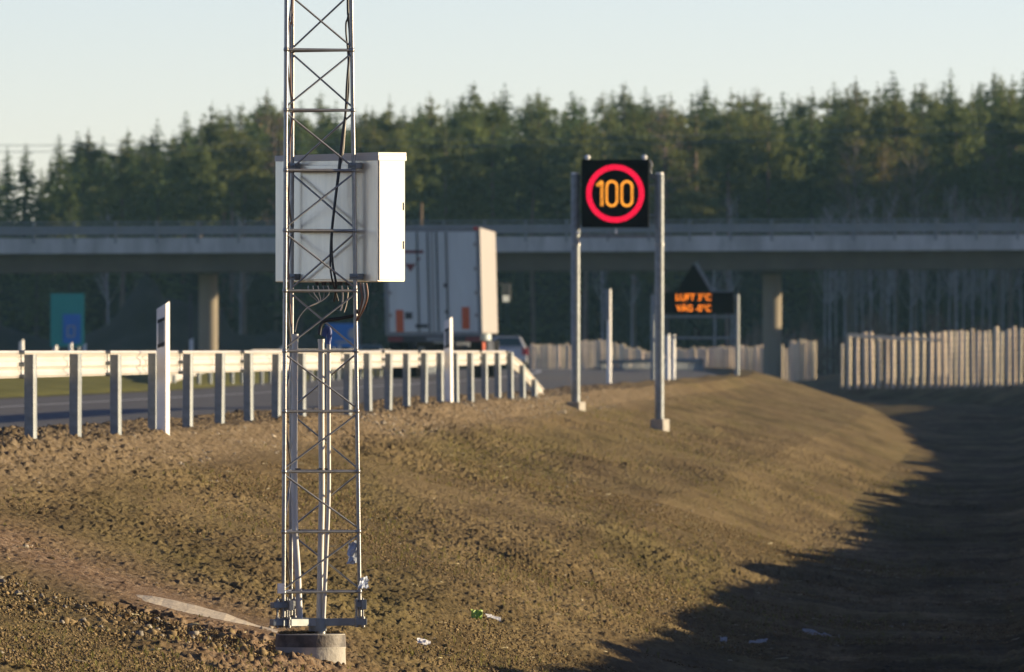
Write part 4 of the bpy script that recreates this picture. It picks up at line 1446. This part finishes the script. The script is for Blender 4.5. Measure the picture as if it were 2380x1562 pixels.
def trunk_mesh(r0, mname, h=16.0, limbs=14, h0=.35):
    b_ = MB()
    x = [rng.normal(0, .05) for _ in range(6)]
    b_.poly([(0, 0, -.5), (x[0], 0, h * .25), (x[1], x[2], h * .5), (x[3], x[4], h * .78), (0, 0, h * .985)], r0, 8, [r0 * 1.15, r0, r0 * .8, r0 * .45, .015])
    for i in range(limbs):
        z = h * rng.uniform(h0, .92); a = rng.uniform(0, 6.28); l = rng.uniform(.5, 1.1) * (1.15 - z / h)
        b_.poly([(0, 0, z), (math.cos(a) * l, math.sin(a) * l, z + rng.uniform(-.2, .25))], .03, 5, [.035, .012])
    return b_.mesh('trunk', M[mname])


SPR = [(np_mesh('crown', *spruce_crown(h, r_, 5, sl_), M['spruce']), trunk_mesh(.15, 'trunk_spruce')) for h, r_, sl_ in ((.12, 1.9, .44), (.2, 1.6, .38), (.08, 2.2, .50), (.3, 1.7, .42))]
NAR = (np_mesh('crown', *spruce_crown(.06, 1.4, 10, .34), M['spruce']), trunk_mesh(.13, 'trunk_spruce'))
PIN = [(np_mesh('crown', *pine_crown(h, r_, 4600, sl_), M['pine']), trunk_mesh(.15, 'trunk_pine')) for h, r_, sl_ in ((.45, 1.8, .62), (.35, 2.0, .5), (.52, 1.6, .7), (.42, 2.2, .6), (.4, 1.9, .45), (.56, 1.9, .75))]

TALL = [(np_mesh('crown', *pine_crown(h, r_, 4200, sl_), M['pine']), trunk_mesh(.13, 'trunk_pine', h0=.6)) for h, r_, sl_ in ((.66, 1.6, .7), (.60, 1.8, .6), (.7, 1.5, .8))]


def bare_tree(leafm, n, spread, seed, bark='trunk_grey'):
    g_ = np.random.default_rng(seed)
    b_ = MB()
    H = 16.0
    b_.poly([(0, 0, -.5), (.1, 0, 5), (-.05, .1, 10), (0, 0, 15.6)], .13, 8, [.15, .12, .08, .015])
    tips = []
    for i in range(34):
        z = g_.uniform(6, 15); a = g_.uniform(0, 6.28); l = spread * (1.15 - z / H) * 1.6 + .4
        e = Vector((math.cos(a) * l, math.sin(a) * l, z + l * 1.3))
        mid_ = Vector((math.cos(a) * l * .5, math.sin(a) * l * .5, z + l * .5))
        b_.poly([(0, 0, z), mid_, e], .04, 5, [.045, .028, .01])
        for j in range(4):
            q = mid_.lerp(e, g_.uniform(0, 1))
            b_.poly([q, q + Vector((g_.normal(0, .4), g_.normal(0, .4), g_.uniform(.2, .8)))], .01, 4, [.014, .006])
            tips.append(q)
    tm = b_.mesh('trunk', M[bark])
    T_ = np.array([tuple(t) for t in tips])
    C = T_[g_.integers(0, len(T_), n)] + g_.normal(0, .38, (n, 3))
    me = np_mesh('crown', *cards(C, n, g_.uniform(.14, .34, n), g_.uniform(.03, .10, n), g_.normal(size=(n, 3)) + np.array([0, 0, .6])), leafm)
    return me, tm


def plant(name, proto, px, top_y, d, label, cat, group=None, wid=None):
    X = (px - 1190) * d / F
    g0 = gz(X, d)
    h = CZ + (HY - top_y) * d / F - g0
    root = thing(name, (X, d, g0), label, cat, group)
    s = h / 16.0
    w_ = (wid or random.uniform(.85, 1.2)) * (.35 + .65 * s)
    rz = random.uniform(0, 6.28)
    inst('crown', proto[0], root, (0, 0, 0), (0, 0, rz), (w_, w_, s))
    inst('trunk', proto[1], root, (0, 0, 0), (0, 0, rz), (w_, w_, s))
    return root


TOP = [(-500, 420), (0, 455), (168, 440), (180, 310), (205, 296), (240, 322), (298, 298), (332, 312), (365, 282), (400, 305), (432, 262), (470, 268), (492, 236), (530, 246), (560, 240), (600, 232), (620, 205), (660, 228),
       (700, 236), (745, 212), (780, 240), (850, 245), (905, 220), (940, 250), (1000, 214), (1040, 235), (1100, 190), (1150, 218), (1175, 200), (1250, 206), (1330, 215), (1400, 210), (1450, 190), (1500, 205), (1560, 215),
       (1640, 190), (1700, 206), (1760, 200), (1820, 216), (1890, 205), (1940, 196), (1990, 180), (2040, 192), (2075, 170), (2145, 186), (2210, 163), (2260, 196), (2310, 160), (2380, 172), (2800, 160)]
tx, ty_ = [a for a, _ in TOP], [c for _, c in TOP]
GS, GP = 'spruce trees of the forest behind the bridge', 'pine trees of the forest behind the bridge'
LS, LP = 'dark conical spruce tree standing in the forest behind the bridge', 'round topped pine tree standing in the forest behind the bridge'
for i, (x, y) in enumerate(TOP):
    if 175 < x < 2500:
        if i % 5 in (0, 3):
            plant('spruce_tree', SPR[i % 4], x, y - 3, 800 + (i * 37) % 60, LS, 'tree', GS)
        else:
            plant('pine_tree', PIN[i % 6], x, y, 800 + (i * 37) % 60, LP, 'tree', GP)
for (x, y, w_) in ((-12, 372, 1.0), (17, 342, .8), (60, 334, .95), (96, 392, .9), (118, 364, .8), (137, 313, .85), (160, 384, .9)):
    plant('spruce_tree', NAR, x, y, 760 + (x * 7) % 30, 'slim dark spruce at the thin left end of the forest', 'tree', 'slim spruces at the left end of the forest', w_)
cnt = 0
for d in (748, 764, 782, 822, 846, 872, 900, 930):
    half = 1290 * d / F + 3
    x = -half + random.uniform(0, 2)
    while x < half:
        px = 1190 + x * F / d
        lim = float(np.interp(px, tx, ty_))
        top = lim + abs(random.gauss(0, 1)) * 17 + (8 if d > 800 else 40)
        if px < 175 and d > 830: top = max(top, 500)
        if d < 770 and random.random() < .55:
            plant('pine_tree', random.choice(TALL), px, top, d + random.uniform(-6, 4), LP, 'tree', GP)
        elif random.random() < (.6 if d < 790 else .45):
            plant('spruce_tree', random.choice(SPR), px, top, d + random.uniform(-6, 6), LS, 'tree', GS)
        else:
            plant('pine_tree', random.choice(PIN), px, top, d + random.uniform(-6, 6), LP, 'tree', GP)
        cnt += 1
        x += random.uniform(1.9, 3.5)
print('random trees', cnt)
# leafless and yellowing trees at the forest edge
plant('birch_tree', bare_tree(M['twig'], 700, 1.5, 21), 1543, 262, 756, 'tall bare birch with a ruddy crown above the speed sign', 'tree', wid=1.0)
plant('birch_tree', bare_tree(M['yellowleaf'], 1300, .9, 22), 2055, 316, 746, 'slim birch with yellow leaves at the forest edge, leftmost of the yellowing ones', 'tree', wid=.8)
plant('birch_tree', bare_tree(M['yellowleaf'], 450, 1.6, 23), 2125, 326, 745, 'thin yellowing birch in the middle of the forest edge at the right', 'tree', wid=1.0)
plant('birch_tree', bare_tree(M['twig'], 500, 1.6, 24), 2322, 305, 744, 'bare ruddy birch at the forest edge near the right border', 'tree', wid=.9)
plant('birch_tree', bare_tree(M['twig'], 400, 1.3, 25), 1985, 335, 744, 'greyish bare birch left of the yellow ones', 'tree', wid=.9)
plant('birch_tree', bare_tree(M['twig'], 600, 1.2, 26), 640, 262, 756, 'bare brownish birch among the pines behind the lattice mast', 'tree', wid=.9)
for k, x in enumerate((1868, 1858, 1880, 1918, 1930, 1944, 1962, 1990, 2004, 2025, 2048, 2066, 2078, 2118, 2132, 2146, 2180, 2208, 2222, 2240, 2262, 2285, 2302, 2330, 2346, 2372, 1700, 1660, 1470, 1400, 560, 250, 330)):
    plant('birch_tree', bare_tree(M['twig'], 160, 1.0, 30 + k % 3) if k < 3 else BT[k % 3], x, 430 + (k * 53) % 90, 741 + (k * 5) % 9, 'pale slender birch trunk in the wood seen under the bridge', 'tree', 'pale birches seen under the bridge', .62) if k >= 3 else None
    if k == 0:
        BT = [bare_tree(M['twig'], 160, 1.0, 30 + q, 'trunk_birch') for q in range(3)]

# shrubs and small growth filling the wood between the trunks
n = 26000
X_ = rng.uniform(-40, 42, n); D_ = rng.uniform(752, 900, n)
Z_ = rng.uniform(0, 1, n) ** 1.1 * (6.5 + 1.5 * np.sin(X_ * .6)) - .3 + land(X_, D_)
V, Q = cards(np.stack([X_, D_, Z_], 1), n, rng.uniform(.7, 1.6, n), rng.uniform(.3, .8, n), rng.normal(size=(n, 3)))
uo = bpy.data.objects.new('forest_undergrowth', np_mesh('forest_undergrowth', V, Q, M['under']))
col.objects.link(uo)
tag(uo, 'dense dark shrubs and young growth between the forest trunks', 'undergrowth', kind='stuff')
n = 2600
X_ = rng.uniform(12.5, 30, n); D_ = rng.uniform(715, 730, n)
Z_ = land(X_, D_) + rng.uniform(0, 1, n) * (1.0 + 2.6 * np.clip(vnoise(X_ * .8, X_ * 0, 40) + .4, 0, 1))
V, Q = cards(np.stack([X_, D_, Z_], 1), n, rng.uniform(.6, 1.5, n), rng.uniform(.02, .05, n), rng.normal(0, .25, size=(n, 3)) + np.array([0, 0, 1.0]))
uo = bpy.data.objects.new('bare_brush', np_mesh('bare_brush', V, Q, M['twig']))
col.objects.link(uo)
tag(uo, 'reddish bare brush in front of the wood under the bridge', 'brush', kind='stuff')

# overhead wires
for (pts, lb) in (([(-300, 338, 728), (300, 337, 728), (900, 326, 728), (1447, 319, 728), (2000, 302, 728), (2700, 274, 728)], 'upper thin power line strung in front of the forest'),
                  ([(-300, 352, 729), (300, 352, 729), (900, 342, 729), (1447, 335, 729), (2000, 319, 729), (2700, 292, 729)], 'lower thin power line strung in front of the forest')):
    tag(MB().poly(sag([P(*p) for p in pts], 6), .018, 5).build('power_line', M['wire'], loc=P(*pts[0])), lb, 'power line')

# boulders and debris under the left span
for i, (x, y, d, r_, lb) in enumerate(((592, 752, 690, .85, 'large grey boulder beyond the bridge right of the left pier'), (603, 795, 680, .5, 'low grey boulder below the large one under the bridge'))):
    p = P(x, y + 20, d)
    b = MB(); b.sphere((p.x, d, gz(p.x, d) + r_ * .2), r_, 14, 9, .75)
    b.v = [tuple(Vector(v) + Vector((random.uniform(-1, 1), random.uniform(-1, 1), random.uniform(-1, 1))) * r_ * .10) for v in b.v]
    tag(b.build('boulder', M['boulder'], loc=(p.x, d, gz(p.x, d))), lb, 'boulder')

# ------------------------------------------------------------------ small things on the bank
def slab():
    b_ = MB()
    vs, fs = [], []
    n = 15
    for i in range(n):
        t = i / (n - 1)
        x = TR_A[0] + (TR_B[0] - TR_A[0]) * t
        y = TR_A[1] + (TR_B[1] - TR_A[1]) * t
        z = gz(x, y)
        w_ = (.008 + .026 * math.sin(math.pi * min(1, t * 1.15 + .06)) ** .8) * random.uniform(.9, 1.1)
        for (dy, dz) in ((-.02, .006), (1.1, w_ + .014), (1.25, w_ - .06), (.1, -.1)):
            vs.append((x, y + dy, z + dz + random.uniform(-.002, .002)))
    for i in range(n - 1):
        for k in range(4):
            fs.append((i * 4 + k, (i + 1) * 4 + k, (i + 1) * 4 + (k + 1) % 4, i * 4 + (k + 1) % 4))
    fs += [(0, 1, 2, 3), tuple((n - 1) * 4 + k for k in (3, 2, 1, 0))]
    b_.add(vs, fs)
    return tag(b_.build('cover_slab', M['plank'], loc=vs[0]), 'long pale slab lying in the dug soil left of the mast base', 'slab')


slab()


def litter(name, px, py, w, h, m, label, cat, seed, tilt=0.0):
    g = ground_at(px, py)
    u = g.y / F
    c = [g + Vector((-w * u / 2, -.02, .012)), g + Vector((w * u / 2, -.02, .012 + tilt * u)), g + Vector((w * u / 2, .06, .012 + h * u + tilt * u)), g + Vector((-w * u / 2, .06, .012 + h * u))]
    return film(name, c, m, label, cat, seed, h * u * .25)


litter('wrapper', 1108, 1442, 26, 18, M['scrapgreen'], 'crumpled lime green wrapper lying on the bank', 'litter', 11)
litter('plastic_scrap', 1146, 1438, 34, 6, M['scrapwhite'], 'thin white plastic strip beside the green wrapper', 'litter', 12, -8)
litter('paper_scrap', 985, 1500, 30, 11, M['scrapwhite'], 'crumpled white paper scrap right of the mast base', 'litter', 13, -6)
litter('plastic_scrap', 1905, 1474, 76, 9, M['scrapgrey'], 'long pale plastic scrap lying in the shaded ditch', 'litter', 14, -22)
litter('plastic_scrap', 1762, 1500, 42, 6, M['scrapgrey'], 'small pale scrap left of the long one in the shaded ditch', 'litter', 15, 4)
litter('plastic_scrap', 1682, 1494, 16, 8, M['scrapgrey'], 'tiny grey scrap leftmost in the shaded ditch', 'litter', 16)


def scatter(name, n, m, label, cat, dr, orng, size, shape, dens=None):
    """many small bodies strewn on the soil as one mesh"""
    dd = dr[0] + (dr[1] - dr[0]) * rng.uniform(0, 1, n) ** 1.5
    oo = rng.uniform(orng[0], orng[1], n)
    X = Xg(dd) + oo
    keep = np.abs(X) < dd * 0.047
    if dens is not None: keep &= rng.uniform(0, 1, n) < dens(X, dd, oo)
    X, dd, oo = X[keep], dd[keep], oo[keep]
    n = len(X)
    Z = land(X, dd)
    s = size[0] * (size[1] / size[0]) ** (rng.uniform(0, 1, n) ** 2.2)
    base, faces = shape
    k = len(base)
    J = rng.uniform(.4, 1.5, (n, k, 3))
    a = rng.uniform(0, 6.28, n)
    B = base[None] * J * s[:, None, None]
    ca, sa = np.cos(a)[:, None], np.sin(a)[:, None]
    Vx = B[..., 0] * ca - B[..., 1] * sa
    Vy = B[..., 0] * sa + B[..., 1] * ca
    V = np.stack([X[:, None] + Vx, dd[:, None] + Vy, Z[:, None] + B[..., 2] + s[:, None] * .15], -1).reshape(-1, 3)
    Q = (faces[None] + (np.arange(n) * k)[:, None, None]).reshape(-1, faces.shape[1])
    o = bpy.data.objects.new(name, np_mesh(name, V, Q, m))
    col.objects.link(o)
    return tag(o, label, cat, kind='stuff')


t = (1 + 5 ** .5) / 2
ICO = np.array([(-1, t, 0), (1, t, 0), (-1, -t, 0), (1, -t, 0), (0, -1, t), (0, 1, t), (0, -1, -t), (0, 1, -t), (t, 0, -1), (t, 0, 1), (-t, 0, -1), (-t, 0, 1)]) / 1.9 * np.array([1, 1, .75])
ICF = np.array([(0, 11, 5), (0, 5, 1), (0, 1, 7), (0, 7, 10), (0, 10, 11), (1, 5, 9), (5, 11, 4), (11, 10, 2), (10, 7, 6), (7, 1, 8), (3, 9, 4), (3, 4, 2), (3, 2, 6), (3, 6, 8), (3, 8, 9), (4, 9, 5), (2, 4, 11), (6, 2, 10), (8, 6, 7), (9, 8, 1)])
OCT = np.array([(1, 0, 0), (-1, 0, 0), (0, 1.2, 0), (0, -1.2, 0), (0, 0, .8), (0, 0, -.5)])
OCF = np.array([(0, 2, 4), (2, 1, 4), (1, 3, 4), (3, 0, 4), (2, 0, 5), (1, 2, 5), (3, 1, 5), (0, 3, 5)])
scatter('soil_clods', 330000, M['clod'], 'loose brown clods strewn over the soil bank', 'soil clods', (52, 120), (-.4, 7.2), (.0025, .012), (OCT, OCF))
scatter('pale_stones', 1500, M['stone'], 'small pale stones strewn over the soil bank', 'stones', (52, 180), (-.3, 7.0), (.004, .016), (ICO, ICF))
scatter('verge_stones', 9000, M['stone'], 'crushed stones along the foot of the guard rail', 'stones', (76, 190), (-1.0, .6), (.004, .026), (ICO, ICF))
def lumps_on_footing():
    b_ = MB()
    r_ = random.Random(5)
    for k in range(130):
        a, q = r_.uniform(.3, 3.6), r_.uniform(.02, .155)
        b_.add([(fnd.x + q * math.cos(a) + v[0] * s_, MD + q * math.sin(a) + v[1] * s_, topz + .004 + v[2] * s_ * .8 + (.155 - q) * .03)
                for s_ in (r_.uniform(.004, .017),) for v in [(x * r_.uniform(.6, 1.4), y * r_.uniform(.6, 1.4), z * r_.uniform(.6, 1.4)) for x, y, z in ICO.tolist()]], [tuple(f) for f in ICF.tolist()])
    o = b_.build('spilled_soil', M['clod'], loc=(fnd.x, MD, topz))
    return tag(o, 'crumbs of dark soil spilled on top of the round footing', 'soil', kind='stuff')


lumps_on_footing()
STK = np.array([(-2.4, -.14, 0), (2.4, -.10, .5), (2.4, .14, .5), (-2.4, .12, 0), (-2.4, -.1, .22), (2.4, -.06, .72), (2.4, .12, .72), (-2.4, .1, .22)])
STF = np.array([(0, 1, 5, 4), (1, 2, 6, 5), (2, 3, 7, 6), (3, 0, 4, 7), (4, 5, 6, 7)])
scatter('straw_bits', 1500, mat('bleached_straw', (0.42, 0.36, 0.22), .8, 0, .25, 6), 'short bleached straw bits lying on the soil bank', 'straw', (53, 130), (.2, 6.8), (.006, .016), (STK, STF))
scatter('broken_soil', 380, M['clod'], 'broken lumps of dug soil around the trench left of the mast', 'soil lumps', (57.5, 66), (1.4, 3.1), (.010, .032), (ICO, ICF))
scatter('trench_stones', 230, M['stone'], 'grey stones in the dug soil left of the mast', 'stones', (57.5, 68), (1.3, 3.0), (.006, .026), (ICO, ICF))
# blades: three per sprig
BL_ = []
for a in (0, 2.1, 4.2):
    c_, s_ = math.cos(a), math.sin(a)
    BL_ += [(-.10 * s_, .10 * c_, 0), (.10 * s_, -.10 * c_, 0), (c_ * .5 + .03 * s_, s_ * .5, 1.5), (c_ * .5 - .03 * s_, s_ * .5, 1.5)]
BLF = np.array([(0, 1, 2, 3), (4, 5, 6, 7), (8, 9, 10, 11)])
scatter('sparse_grass', 52000, M['sprig'], 'thin sprouting grass over the soil bank', 'grass', (52, 190), (.3, 7.2), (.006, .020), (np.array(BL_), BLF),
        lambda X, d, o: np.clip(.15 + 1.9 * (vnoise(X * .9, d * .11, 50) + .1), .04, 1))

# ------------------------------------------------------------------ air
hz = MB().box((0, 780, 11.6), (1000, 1900, 29.2)).build('haze', M['glass'], loc=(0, 780, 11.6))
hm = bpy.data.materials.new('thin_haze')
hm.use_nodes = True
ht = hm.node_tree
ht.nodes.remove(ht.nodes['Principled BSDF'])
hv = nd(ht, 'ShaderNodeVolumePrincipled')
hv.inputs['Color'].default_value = (0.40, 0.78, 1.0, 1)
hv.inputs['Density'].default_value = 0.000062
ht.links.new(hv.outputs[0], ht.nodes['Material Output'].inputs['Volume'])
hz.data.materials.clear()
hz.data.materials.append(hm)
tag(hz, 'thin pale evening haze over the road and the forest', 'haze', kind='stuff')
